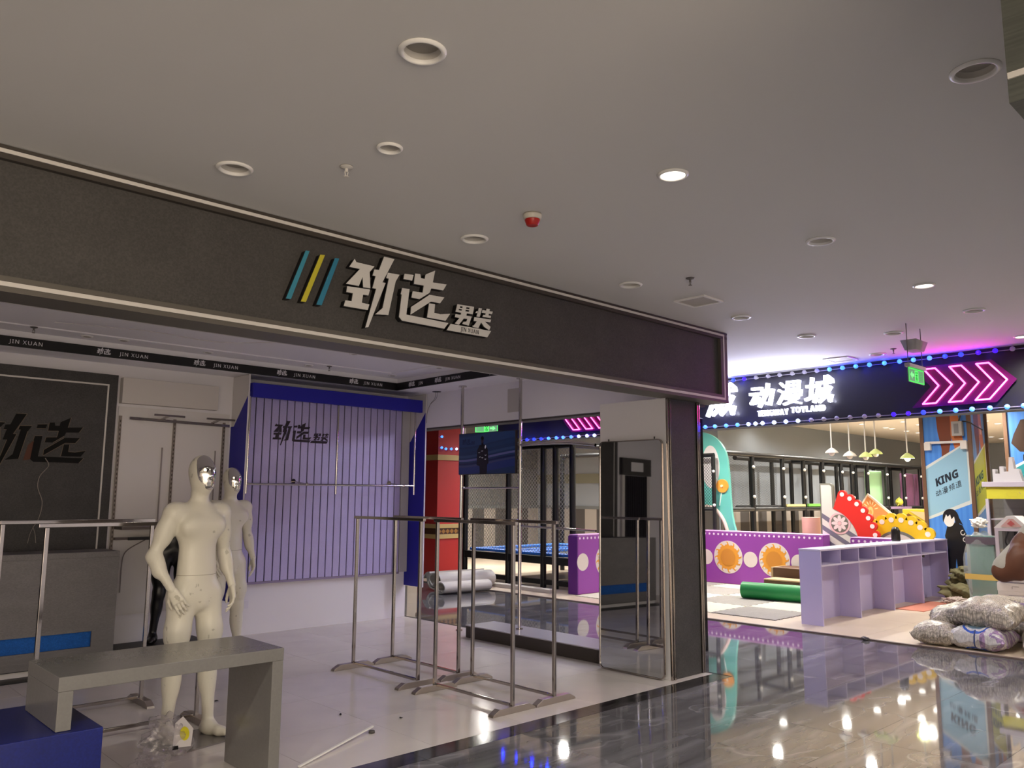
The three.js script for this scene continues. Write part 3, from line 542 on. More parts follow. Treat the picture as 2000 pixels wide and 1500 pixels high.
// ---------- logo wall and cash desk ----------
{
  const t = thing('logo_wall', 'dark grey feature wall with a white inset frame and the dark traces of removed letters', 'panel', [1.95, 0, -8.95]);
  partW(t, 'board', span(1.07, 2.795, 0, 2.82, -8.998, -8.95), M.darkPanel);
  partW(t, 'inset_frame', [span(1.16, 2.71, 2.7, 2.716, -8.951, -8.946), span(2.694, 2.71, 0.2, 2.7, -8.951, -8.946), span(1.16, 1.176, 0.2, 2.7, -8.951, -8.946)], M.strip);
  const k = 0.00118, lx = 1.555, ly = 1.915, g = join(['first', 'second'].map((q) => glyph(q, k, 0.004)));
  partW(t, 'letter_ghost', g.translate(lx, ly, -8.9505), S({ color: 0x0a0909, roughness: 0.95 }));  // dark traces left on the board by the removed letters
  const out = []; for (const key of ['first', 'second']) for (const f of LOGO[key]) for (let i = 0; i < f.length; i += 2) { if (H2(i, f[0], 4) < 0.45) continue; const j = (i + 2) % f.length; out.push(bar(V(lx + f[i] * k, ly + f[i + 1] * k, -8.945), V(lx + f[j] * k, ly + f[j + 1] * k, -8.945), 0.005)); }
  partW(t, 'glue_line', out, S({ color: 0x6b5f50, roughness: 0.8 }));
  partW(t, 'torn_patch', [ext(shapeOf([0, 0, 0.09, 0.02, 0.13, 0.12, 0.08, 0.2, 0.03, 0.15]), 0.0015).translate(1.98, 1.9, -8.9498)], S({ color: 0x5a3a2e, roughness: 0.9 }));
  const w = thing('loose_wire', 'thin pale wire hanging down from the removed letters of the dark wall', 'wire', [2.1, 1.1, -8.93]);
  partW(w, 'wire', tube([V(2.17, 1.93, -8.945), V(2.2, 1.86, -8.92), V(2.13, 1.75, -8.92), V(2.12, 1.65, -8.92), V(2.17, 1.5, -8.92), V(2.15, 1.34, -8.92), V(2.11, 1.26, -8.92)], 0.004, 50, 6), S({ color: 0x8d857c, roughness: 0.5 }));
  for (const dx of [-0.035, 0.035]) partW(w, 'strand', tube([V(2.11, 1.26, -8.92), V(2.11 + dx * 0.6, 1.2, -8.92), V(2.11 + dx, 1.11, -8.92)], 0.003, 16, 5), S({ color: 0x8d857c, roughness: 0.5 }));
  const d = thing('cash_desk', 'dark grey cash desk with a recessed bright blue slot along its front', 'counter', [1.85, 0, -8.4]);
  partW(d, 'top_board', [span(1.02, 2.68, 1.0, 1.053, -8.61, -8.18, 0.003)], M.greyBoard.clone());
  const gm = S({ map: speckle(92, 116, 22, 1, 0.975, 0.97), roughness: 0.5 }); d.children[0].material = gm;
  partW(d, 'front_panel', [span(1.02, 2.68, 0.341, 1.0, -8.2, -8.18), span(1.02, 2.68, 0.06, 0.203, -8.2, -8.18), span(2.485, 2.68, 0.203, 0.341, -8.2, -8.18), span(1.02, 1.18, 0.203, 0.341, -8.2, -8.18)], gm);
  partW(d, 'side_panel', [span(2.66, 2.68, 0.06, 1.0, -8.61, -8.2), span(1.02, 1.04, 0.06, 1.0, -8.61, -8.2), span(1.04, 2.66, 0.06, 1.0, -8.61, -8.59)], gm);
  partW(d, 'blue_slot', [span(1.17, 2.49, 0.2, 0.345, -8.224, -8.21)], M.slotBlue);
  partW(d, 'blue_inlay', [span(1.2, 1.275, 0.345, 0.83, -8.181, -8.1765)], M.slotBlue);
  partW(d, 'base', span(1.03, 2.67, 0, 0.06, -8.59, -8.2), M.white); partW(d, 'base_strip', [span(1.02, 2.68, 0.0, 0.008, -8.19, -7.99), span(1.02, 2.68, 0.055, 0.061, -8.196, -8.178)], M.black);
  solo('dark_plinth', 'low black plinth on the floor at the right end of the cash desk', 'plinth', [span(2.74, 3.75, 0.001, 0.07, -8.97, -8.58, 0.004)], S({ color: 0x16130f, roughness: 0.5 }), [3.12, 0, -8.77]);
}
{ // doorway of the fitting room, seen in the mirror
  const t = struct('door_1', [span(0.16, 0.24, 0, 2.1, -9.0, -8.95), span(0.86, 0.94, 0, 2.1, -9.0, -8.95)], M.strip);
  part(t, 'header', span(0.14, 0.96, 2.1, 2.4, -9.0, -8.93), M.darkPanel); part(t, 'plate', span(0.38, 0.72, 2.17, 2.33, -8.931, -8.922), M.whiteGloss);
  part(t, 'curtain', Array.from({ length: 10 }, (_, i) => rod(V(0.27 + i * 0.063, 0.05, -8.965), V(0.27 + i * 0.063, 2.09, -8.965), 0.034, 10)), flat(0x1d1a22, 0.9));
}

// ---------- clothes racks ----------
function rack(label, len, at, turn, over) {                          // bar along local z, feet along local x
  const t = thing('clothes_rack', label, 'rack', at, turn, 'bare steel clothes racks'), h = 1.38, w = 0.026, L = len / 2;
  part(t, 'top_bar', box(0.026, 0.026, len + over * 2, 0, h, 0, 0.003), M.steel);
  for (const s of [-1, 1]) {
    part(t, 'upright', box(w, h - 0.055, w, 0, (h - 0.013 + 0.042) / 2, s * L, 0.003), M.steel);
    const f = shapeOf([-0.215, 0, -0.21, 0.012, -0.15, 0.042, 0.15, 0.042, 0.21, 0.012, 0.215, 0]);
    part(t, 'foot', ext(f, 0.05, 0.003).translate(0, 0.003, s * L - 0.025), S({ color: 0xaea49c, metalness: 0.85, roughness: 0.34 }));
  }
  part(t, 'lower_bar', box(0.022, 0.022, len - 0.05, 0, 0.05, 0, 0.003), M.steel);
  return t;
}
rack('bare steel clothes rack at the back left of the middle four', 0.99, [4.315, 0, -6.17], 0, 0.05);
rack('bare steel clothes rack at the front left of the middle four', 0.928, [4.33, 0, -5.0], 0, 0.04);
rack('bare steel clothes rack at the back right of the four, nearest the low plinth', 0.994, [4.755, 0, -6.17], 0, 0.03);
rack('bare steel clothes rack at the front right of the four, nearest the mirror', 0.977, [4.775, 0, -5.02], 0, 0.04);
rack('farther of the two bare steel clothes racks behind the near mannequin', 1.02, [1.89, 0, -6.63], Math.PI / 2, 0.02);
rack('nearer of the two bare steel clothes racks behind the near mannequin', 1.04, [1.985, 0, -5.85], Math.PI / 2, 0.05);

// ---------- display table on a blue box ----------
{
  const gm = PH({ map: speckle(151, 118, 6, 1, 0.98, 0.95), roughness: 0.22 }); gm.userData.metric = 0.8;
  const b = thing('blue_plinth', 'dark blue glossy box under the left leg of the grey table', 'plinth', [0.9, 0, -4.6]);
  partW(b, 'box', span(0.42, 1.392, 0.004, 0.475, -5.0, -4.3, 0.005), M.boxBlue);
  b.position.z += 0; 
  const t = thing('display_table', 'grey display table with one short leg standing on a blue box', 'table', [1.765, 0, -4.62]);
  partW(t, 'tabletop', span(1.19, 2.345, 0.656, 0.724, -4.885, -4.335, 0.003), gm);
  partW(t, 'leg', span(1.191, 1.258, 0.4765, 0.656, -4.884, -4.336, 0.003), gm).userData.label = 'short leg on the blue box';
  partW(t, 'leg', span(2.278, 2.344, 0.002, 0.656, -4.884, -4.336, 0.003), gm).userData.label = 'long leg on the floor';
}

// ---------- mannequins ----------
const mirrorX = (l) => l.map((p) => p.t ? { ...p, c: [-p.c[0], p.c[1], p.c[2]] } : { ...p, a: [-p.a[0], p.a[1], p.a[2]], b: [-p.b[0], p.b[1], p.b[2]] });
const headPrims = (x = 0, y = 0, z = 0) => [ell([x, y + 1.735, z - 0.008], [0.077, 0.108, 0.098]), ell([x, y + 1.69, z + 0.03], [0.06, 0.085, 0.066]), { ...ell([x, y + 1.635, z + 0.05], [0.036, 0.036, 0.036]), k: 0.05 }];
const trunk = () => [
  cap([0, 1.49, -0.018], [0, 1.64, 0.0], 0.062, 0.058), cap([-0.13, 1.462, -0.02], [0.13, 1.462, -0.02], 0.056),
  ell([0, 1.36, -0.005], [0.17, 0.15, 0.106]), { ...ell([-0.076, 1.368, 0.06], [0.088, 0.066, 0.046]), k: 0.042 }, { ...ell([0.076, 1.368, 0.06], [0.088, 0.066, 0.046]), k: 0.042 },
  ell([0, 1.18, 0.0], [0.129, 0.17, 0.088]), ell([0, 1.06, 0.004], [0.133, 0.12, 0.092]), ell([0, 0.95, 0.0], [0.16, 0.11, 0.108]), ell([-0.075, 0.9, -0.045], [0.085, 0.09, 0.08]), ell([0.075, 0.9, -0.045], [0.085, 0.09, 0.08]), { ...ell([0, 0.875, 0.06], [0.045, 0.06, 0.05]), k: 0.04 },
];
const legPrims = (hx, knee, ankle, toe) => [
  cap([hx, 0.9, 0], [knee[0], knee[1] + 0.16, knee[2]], 0.098, 0.074), cap([knee[0], knee[1] + 0.18, knee[2]], knee, 0.074, 0.056), cap(knee, ankle, 0.053, 0.036),
  { ...ell([(knee[0] * 0.66 + ankle[0] * 0.34), knee[1] * 0.7 + ankle[1] * 0.3, knee[2] * 0.66 + ankle[2] * 0.34 - 0.022], [0.05, 0.105, 0.052]), k: 0.05 },
  { ...cap([ankle[0], ankle[1] - 0.055, ankle[2] - 0.035], [ankle[0], ankle[1] - 0.05, ankle[2] + 0.03], 0.034, 0.036), k: 0.04 }, { ...cap([ankle[0], ankle[1] - 0.045, ankle[2] + 0.02], toe, 0.042, 0.022), k: 0.04 }, { ...cap([toe[0] - 0.022, toe[1], toe[2] - 0.05], [toe[0] + 0.022, toe[1], toe[2] - 0.05], 0.022), k: 0.03 },
];
const armPrims = (s, e, w) => { const m = s.map((v, i) => v * 0.55 + e[i] * 0.45), f = e.map((v, i) => v * 0.72 + w[i] * 0.28); return [{ ...ell(s, [0.064, 0.062, 0.06]), k: 0.06 }, { ...cap(s, e, 0.057, 0.04), k: 0.035 }, { ...ell(m, [0.053, 0.085, 0.054]), k: 0.04 }, { ...cap(e, w, 0.039, 0.027), k: 0.03 }, { ...ell(f, [0.04, 0.075, 0.041]), k: 0.04 }]; };
const R = { s: [-0.182, 1.452, -0.02], e: [-0.288, 1.17, -0.055], w: [-0.222, 0.965, 0.075] }, L = { s: [0.182, 1.452, -0.02], e: [0.245, 1.165, -0.05], w: [0.262, 0.955, 0.035] };
const bodyPrims = [...trunk(), ...headPrims(), ...armPrims(R.s, R.e, R.w), ...armPrims(L.s, L.e, L.w),
  ...legPrims(-0.09, [-0.115, 0.5, 0.0], [-0.13, 0.09, -0.04], [-0.17, 0.03, 0.12]), ...legPrims(0.09, [0.11, 0.5, 0.03], [0.13, 0.09, 0.03], [0.15, 0.03, 0.2])];
const mannMap = dataTex(512, 512, (u, v) => { const n = fbm(u * 24, v * 24, 24, 24, 161, 4), m = vn(u * 7, v * 7, 7, 7, 171), d = n > 0.72 && m > 0.74 ? 30 : 0; return [216 - d, 211 - d, 195 - d]; });
function cylUV(g) { const p = g.attributes.position, u = new Float32Array(p.count * 2); for (let i = 0; i < p.count; i++) { u[i * 2] = (p.getX(i) + p.getZ(i)) * 1.1; u[i * 2 + 1] = p.getY(i) * 1.1; } g.setAttribute('uv', new THREE.BufferAttribute(u, 2)); return g; }
const mannMat = PH({ map: mannMap, roughness: 0.36 });
const handR = handPrims(R.w, [0.42, -0.86, 0.28], [0.55, 0.1, -0.7], 1, 0.3), handL = handPrims(L.w, [-0.02, -0.98, 0.2], [-0.9, 0, -0.3], -1, 0.42);
const bodyGeo = cylUV(mergeVertices(mergeGeometries([skin3(bodyPrims, 0.05, 0.0105), skin3(handR, 0.008, 0.0034), skin3(handL, 0.008, 0.0034)].map((g) => { g.deleteAttribute('uv'); return g; }))));
// chrome face: the front of the head, with brow, nose, lips and chin
const facePrims = [...headPrims().map((p) => ({ ...p, r: p.t ? p.r.map((v) => v + 0.0022) : p.r + 0.002 })), { ...cap([0, 1.748, 0.086], [0, 1.7, 0.103], 0.008, 0.0125), k: 0.018 }, { ...cap([-0.03, 1.755, 0.078], [0.03, 1.755, 0.078], 0.011), k: 0.022 }, { ...cap([-0.016, 1.663, 0.088], [0.016, 1.663, 0.088], 0.0075), k: 0.012 }, { ...cap([-0.012, 1.652, 0.087], [0.012, 1.652, 0.087], 0.007), k: 0.01 }, { ...ell([0, 1.628, 0.075], [0.018, 0.014, 0.016]), k: 0.02 }];
const faceField = field(facePrims, 0.05), faceCut = (x, y, z) => Math.hypot(x / 0.071, (y - 1.728) / 0.122, 0) - 1;
const faceGeo = nets((x, y, z) => Math.max(faceField(x, y, z), faceCut(x, y, z) * 0.06, 0.012 - z), [-0.09, 1.57, 0.0], [0.09, 1.87, 0.14], 0.0036);
const faceMat = S({ color: 0xd8d4cc, metalness: 1, roughness: 0.07 }), baseGlass = PH({ color: 0x6f6a68, roughness: 0.12 });
{
  const t = thing('mannequin', 'near white male mannequin with a mirrored face standing behind the grey table', 'mannequin', [2.3, 0, -5.5], 0.2);
  part(t, 'body', bodyGeo.translate(0, 0.008, 0), mannMat); part(t, 'mirror_face', faceGeo.translate(0, 0.008, 0), faceMat);
  const seam = Array.from({ length: 40 }, (_, i) => { const a = i / 40 * Math.PI * 2, c = (i + 1) / 40 * Math.PI * 2, P = (q) => { let r = 0.05; const f = field(bodyPrims.slice(0, 11), 0.05); while (f(Math.cos(q) * r, 1.045 + 0.0, Math.sin(q) * r) < 0.0006) r += 0.001; return V(Math.cos(q) * r, 1.053, Math.sin(q) * r); }; return bar(P(a), P(c), 0.0022); });
  part(t, 'waist_seam', seam, S({ color: 0x8d8470, roughness: 0.8 }));
  const pl = shapeOf([-0.26, -0.17, 0.26, -0.17, 0.26, 0.2, -0.26, 0.2]); part(t, 'base_plate', ext(pl, 0.008, 0.002).rotateX(-Math.PI / 2).translate(0, 0.0, 0.1), baseGlass);
  part(t, 'ankle_rod', rod(V(-0.13, 0.01, -0.08), V(-0.12, 0.36, -0.065), 0.006), M.steel);
  copy(t, [3.53, 0, -7.72], 0.16, 'farther white male mannequin with a mirrored face standing by the left blue fin');
}
{ // black trouser form
  const t = thing('mannequin', 'black legs only trouser mannequin half hidden behind the near white mannequin', 'mannequin', [3.4, 0.07, -8.74], -0.2);
  const pr = [ell([0, 1.09, 0.004], [0.14, 0.13, 0.095]), ell([0, 0.95, 0], [0.16, 0.11, 0.108]), ell([-0.075, 0.9, -0.045], [0.085, 0.09, 0.08]), ell([0.075, 0.9, -0.045], [0.085, 0.09, 0.08]), ...legPrims(-0.09, [-0.12, 0.5, 0.02], [-0.15, 0.09, -0.03], [-0.19, 0.03, 0.12]), ...legPrims(0.09, [0.1, 0.5, 0.02], [0.11, 0.09, 0.0], [0.12, 0.03, 0.16])];
  part(t, 'body', skin3(pr, 0.05, 0.013), PH({ color: 0x09090a, roughness: 0.35 })); part(t, 'waist_disc', new THREE.CylinderGeometry(0.13, 0.13, 0.01, 32).scale(1, 1, 0.68).translate(0, 1.195, 0.004), M.black);
}

// ---------- clear bag at the mannequin's feet, bits on the floor ----------
function crumple(rx, ry, rz, amp, s, seg = 26) {
  const g = mergeVertices(new THREE.IcosahedronGeometry(1, 12).deleteAttribute('uv').deleteAttribute('normal'), 1e-4), p = g.attributes.position;
  for (let i = 0; i < p.count; i++) {
    const x = p.getX(i), y = p.getY(i), z = p.getZ(i);
    const n = fbm(x * 2.2 + 9, y * 2.2 + z * 1.7 + 9, 64, 64, s, 4), c = Math.abs(fbm(x * 3 + 5, z * 3 - y * 2 + 5, 64, 64, s + 9, 3) - 0.5) * 2, k = 1 + amp * (n - 0.5) * 1.6 - amp * (1 - c) * 0.55;
    p.setXYZ(i, x * rx * k, Math.max(-0.92, y) * ry * k, z * rz * k);
  }
  g.computeVertexNormals(); return clean(g);
}
{
  const t = thing('plastic_bag', 'clear crumpled plastic bag with a yellow round label at the near mannequin feet', 'bag', [2.02, 0, -5.12], 0.3);
  part(t, 'film', crumple(0.17, 0.15, 0.14, 0.6, 201).translate(0.02, 0.135, 0), PH({ color: 0xf3f1f3, transmission: 0.86, thickness: 0, roughness: 0.1, ior: 1.45, side: THREE.DoubleSide }));
  part(t, 'film', crumple(0.13, 0.05, 0.12, 0.7, 211).translate(-0.14, 0.044, 0.05), PH({ color: 0xf3f1f3, transmission: 0.88, thickness: 0, roughness: 0.1, ior: 1.45, side: THREE.DoubleSide }));
  const card = ext(shapeOf([-0.06, -0.075, 0.05, -0.085, 0.075, 0.01, 0.02, 0.09, -0.03, 0.06]), 0.002); card.rotateX(-0.35).rotateY(-0.25); part(t, 'paper_card', card.translate(0.03, 0.17, 0.09), S({ color: 0xd6d2d4, roughness: 0.7 }));
  const dot = new THREE.CylinderGeometry(0.034, 0.034, 0.003, 28).scale(0.82, 1, 1.15); dot.rotateX(Math.PI / 2 - 0.35).rotateY(-0.25); part(t, 'yellow_label', dot.translate(0.043, 0.165, 0.105), S({ color: 0xd8cf1a, roughness: 0.5 }));
  const tg = box(0.034, 0.003, 0.022, 0, 0, 0, 0.001); tg.rotateX(0.9).rotateY(-0.5); part(t, 'dark_tag', tg.translate(-0.035, 0.105, 0.125), M.black);
}
solo('white_stick', 'thin white plastic strip lying on the cream floor in front of the racks', 'strip', [bar(V(2.55, 0.008, -4.48), V(3.3, 0.03, -4.83), 0.014, 0.01)], S({ color: 0xdedcd8, roughness: 0.5 }), [2.93, 0, -4.66]);
solo('dark_cap', 'small dark puck on the floor under the end of the white strip', 'round_cap', [lathe([[0, 0.016], [0.018, 0.016], [0.021, 0.012], [0.021, 0], [0, 0]], 20).translate(3.265, 0.001, -4.79)], S({ color: 0x4b4746, roughness: 0.5 }), [3.265, 0, -4.79]);  // small dark cap lying loose on the floor
[[2.55, -4.75, 'loose black scrap on the cream floor right of the grey table'], [3.35, -5.32, 'dark scrap lying by the front left foot of the racks'], [3.62, -4.95, 'dark chip on the cream floor between the white strip and the front racks'], [2.85, -6.3, 'dark chip on the floor behind the grey table']].forEach(([x, z, l], i) => {
  const g = crumple(0.016 + 0.004 * (i % 2), 0.006, 0.01, 0.8, 300 + i); solo('scrap', l, 'scrap', [g.rotateY(i).translate(x, 0.007, z)], M.black, [x, 0, z]);
});

// ---------- play centre front: fascia, letters, neon, bulbs ----------
const LX = FX - 0.03;
{
  const fm = S({ color: 0x24222b, roughness: 0.42 });
  const t = thing('play_centre_fascia', 'long dark fascia of the children play centre edged with strings of bulbs', 'fascia', [9.6, 2.51, -6]);
  partW(t, 'face_board', span(FX + 0.021, FX + 0.06, 2.513, CEIL - 0.002, -10.9, 3.99), fm); partW(t, 'core', [span(FX + 0.06, 9.75, 2.52, TOYC_Y - 0.002, -10.9, 3.99), span(FX + 0.021, 9.75, 2.508, 2.52, -10.9, 3.99)], toyDark);
  struct('wall_play_header', [span(9.5, 9.75, 2.9, TOYC_Y - 0.001, -16, -10.9)], toyWall);
  const lm = S({ color: 0xffffff, emissive: 0xe6e8ff, emissiveIntensity: LV.letter, roughness: 0.5 });
  const sg = thing('play_centre_sign', 'glowing white raised characters and Latin letters on the dark play centre fascia', 'sign', [LX - 0.05, 2.63, -5.2]);
  const put = (g, z, y) => g.rotateY(-Math.PI / 2).translate(LX, y, z);
  // characters run toward +z (to the right in the picture)
  for (const [k, z, w, y, s] of [['wei', -6.09, 0.47, 2.67, 0.43], ['dong', -5.45, 0.37, 2.735, 0.31], ['man', -5.05, 0.35, 2.745, 0.3], ['cheng', -4.68, 0.37, 2.735, 0.33]]) {
    const g = strokeGeo(k, s, k === 'wei' ? 0.042 : k === 'man' ? 0.026 : 0.034, 0.06, 0.12); g.scale(w / s / 1.12, 1, 1); partW(sg, 'character', put(g, z, y), lm);
  }
  const w1 = words('TENGWAY', 0.074, 0.03, font), w2 = words('TOYLAND', 0.074, 0.03, font);
  for (const [w, zc, len, y] of [[w1, -5.13, 0.42, 2.625], [w2, -4.66, 0.44, 2.638]]) { w.computeBoundingBox(); const b = w.boundingBox; w.scale(len / (b.max.x - b.min.x), 1, 1); partW(sg, 'lettering', put(w, zc, y), lm); }
  for (const [z, wd] of [[-5.86, 0.45], [-5.25, 0.4], [-4.87, 0.4], [-4.49, 0.4]]) {
    const a = new THREE.RectAreaLight(0xdfe2ff, LV.letterArea, wd, 0.3); a.position.set(-0.035, 2.9 - 2.63, z + 5.2); a.rotation.y = Math.PI / 2; sg.add(a);
  }
}
{ // neon arrows: right group points right, left group points left
  const tubeM = S({ color: 0xff9ad8, emissive: 0xff55b4, emissiveIntensity: LV.neon }), back = PH({ color: 0x5a1050, roughness: 0.25 });
  const A = [[-3.294, 3.016], [-3.175, 3.016], [-3.015, 2.82], [-3.19, 2.63], [-3.325, 2.63], [-3.15, 2.82]];
  const make = (f, label) => {
    const pts = A.map(([z, y]) => [f(z), y]), t = thing('neon_arrow_sign', label, 'sign', [9.43, 2.82, f(-2.93)]);
    const pl = [[-3.45, 2.595], [-3.24, 2.82], [-3.43, 3.05], [-2.62, 3.05], [-2.4, 2.82], [-2.6, 2.595]].map(([z, y]) => [f(z), y]);
    const s = new THREE.Shape(); pl.forEach(([z, y], i) => i ? s.lineTo(z, y) : s.moveTo(z, y));
    partW(t, 'back_plate', ext(s, 0.006).rotateY(-Math.PI / 2).translate(9.462, 0, 0), back);
    for (let k = 0; k < 3; k++) {
      const q = A.map(([z, y]) => V(9.436, y, f(z + k * 0.265)));
      const segs = q.map((p, i) => rod(p, q[(i + 1) % 6], 0.0085, 8)).concat(q.map((p) => new THREE.SphereGeometry(0.0085, 8, 6).translate(p.x, p.y, p.z)));
      partW(t, 'neon_arrow', segs, tubeM);
    }
    const a = new THREE.RectAreaLight(0xff2fa8, LV.neonArea, 0.95, 0.45); a.position.set(-0.03, 0, 0); a.rotation.y = Math.PI / 2; t.add(a);
  };
  make((z) => z, 'pink neon sign of three arrows pointing right on the dark fascia');
  make((z) => -11.2 - z, 'pink neon sign of arrows pointing left, seen through the shop side opening');
}
{
  const bulbG = new THREE.SphereGeometry(0.026, 18, 14), sockG = new THREE.CylinderGeometry(0.011, 0.014, 0.03, 12).rotateZ(Math.PI / 2).translate(0.03, 0, 0);
  const bm = { lit: S({ color: 0x8fc4ff, emissive: 0x3a7eff, emissiveIntensity: 2.3 }), white: S({ color: 0xe8f0ff, emissive: 0xb0ccff, emissiveIntensity: 2.6 }), blue: S({ color: 0x3c50ff, emissive: 0x2638ff, emissiveIntensity: 2.2 }), dim: S({ color: 0x5a3cff, emissive: 0x3a18ff, emissiveIntensity: 1 }), off: S({ color: 0xb9b4c0, roughness: 0.35 }) };
  const wordsFor = { lit: 'bright light blue', white: 'nearly white glowing', blue: 'deep blue glowing', dim: 'dim violet', off: 'unlit grey' };
  let n = 0;
  const ORD = ['first', 'second', 'third', 'fourth', 'fifth', 'sixth', 'seventh', 'eighth', 'ninth', 'tenth', 'eleventh', 'twelfth', 'thirteenth', 'fourteenth', 'fifteenth', 'sixteenth', 'seventeenth', 'eighteenth', 'nineteenth', 'twentieth', 'twenty-first', 'twenty-second', 'twenty-third', 'twenty-fourth', 'twenty-fifth', 'twenty-sixth'];
  const bulb = (z, y, st, row, i) => {
    const t = thing('string_bulb', wordsFor[st] + ' bulb, ' + ORD[i] + ' from the left on ' + row, 'light bulb', [LX - 0.03, y, z], 0, wordsFor[st] + ' bulbs on ' + row);
    part(t, 'globe', bulbG, bm[st]); part(t, 'socket', sockG, M.white);
    if (st !== 'off' && n++ % 2 === 0) { const l = new THREE.PointLight(st === 'dim' ? 0x2a10ff : 0x0a1cff, LV.bulb * 1.6 * (st === 'dim' ? 0.5 : 1), 0, 2); l.position.set(-0.03, 0, 0); l.castShadow = true; l.shadow.radius = 0.8; t.add(l); }
  };
  const bot = [-6.28, -6.12, -5.97, -5.8, -5.63, -5.47, -5.37, -5.27, -5.11, -4.95, -4.79, -4.62, -4.46, -4.3, -4.14, -3.97, -3.81, -3.64, -3.48, -3.32, -3.15, -2.99, -2.83, -2.66, -2.5, -2.35];
  bot.forEach((z, i) => bulb(z, 2.535, i < 5 ? 'lit' : i < 11 ? 'white' : i < 17 ? 'off' : i < 19 ? 'dim' : i < 20 ? 'blue' : 'lit', 'the lower string of the dark fascia', i));
  const top = [-5.67, -5.51, -5.34, -5.17, -5.01, -4.84, -4.68, -4.52, -4.36, -4.2, -4.04, -3.88, -3.71, -3.54, -3.39, -3.22, -3.06, -2.9, -2.73, -2.57, -2.41];
  top.forEach((z, i) => bulb(z, 3.132, i < 1 ? 'blue' : i < 2 ? 'dim' : i < 8 ? 'off' : i < 16 ? 'lit' : i < 18 ? 'blue' : i < 20 ? 'dim' : 'off', 'the upper string of the dark fascia', i));
  [-10.05, -9.88, -9.72, -9.56, -9.39, -9.23, -9.06, -8.89, -8.74, -8.57, -8.41, -8.24, -8.09, -7.93].forEach((z, i) => bulb(z, 2.522, i < 6 ? 'blue' : i < 10 ? 'lit' : 'white', 'the dark fascia string beyond the shop', i));
  solo('bulb_cord', 'thin pale cord joining the bulbs along the lower edge of the dark fascia', 'cord', [rod(V(LX + 0.015, 2.535, -10.8), V(LX + 0.015, 2.535, -2.2), 0.004, 6)], flat(0xb0a8b8));
  solo('bulb_cord', 'thin pale cord joining the bulbs along the upper edge of the dark fascia', 'cord', [rod(V(LX + 0.015, 3.132, -7.2), V(LX + 0.015, 3.132, -2.2), 0.004, 6)], flat(0xb0a8b8));
  // red pillar with its own short string
  const p = thing('red_pillar', 'red square pillar with gold bands at the far end of the side corridor', 'pillar', [10.45, 0, -13.2]);
  partW(p, 'shaft', span(10.2, 10.86, 0.012, 3.4, -13.5, -12.9), M.red);
  for (const [y0, y1] of [[2.31, 2.42], [0.95, 1.035], [0.745, 0.83]]) partW(p, 'gold_band', span(10.18, 10.88, y0, y1, -13.52, -12.88, 0.004), M.gold);
  partW(p, 'pattern_band', [span(10.195, 10.865, 0.831, 0.949, -13.505, -12.895)], S({ color: 0x4a2a14, roughness: 0.5 })); 
  { const dm = S({ color: 0x9a6a2c, roughness: 0.5 }); for (let i = 0; i < 6; i++) partW(p, 'diamond_pattern', ext(shapeOf([-0.05, 0, 0, -0.05, 0.05, 0, 0, 0.05]), 0.004).translate(10.26 + i * 0.107, 0.89, -12.896), dm); }
  partW(p, 'corner_edge', span(10.862, 10.9, 0.012, 3.0, -12.91, -12.87), S({ color: 0xd8d0c8, roughness: 0.5 }));
  [[10.25, 2.78], [10.25, 2.56], [10.36, 2.54], [10.5, 2.545], [10.64, 2.55], [10.78, 2.56]].forEach(([x, y], i) => {
    const t = thing('string_bulb', 'blue bulb, ' + ORD[i] + ' on the short string around the top of the red pillar', 'light bulb', [x, y, -12.85], 0, 'bulbs on the red pillar'); part(t, 'globe', bulbG, bm[i > 3 ? 'white' : 'lit']); part(t, 'socket', sockG.clone().rotateY(Math.PI / 2).translate(0, 0, -0.02), M.white);
  });
}
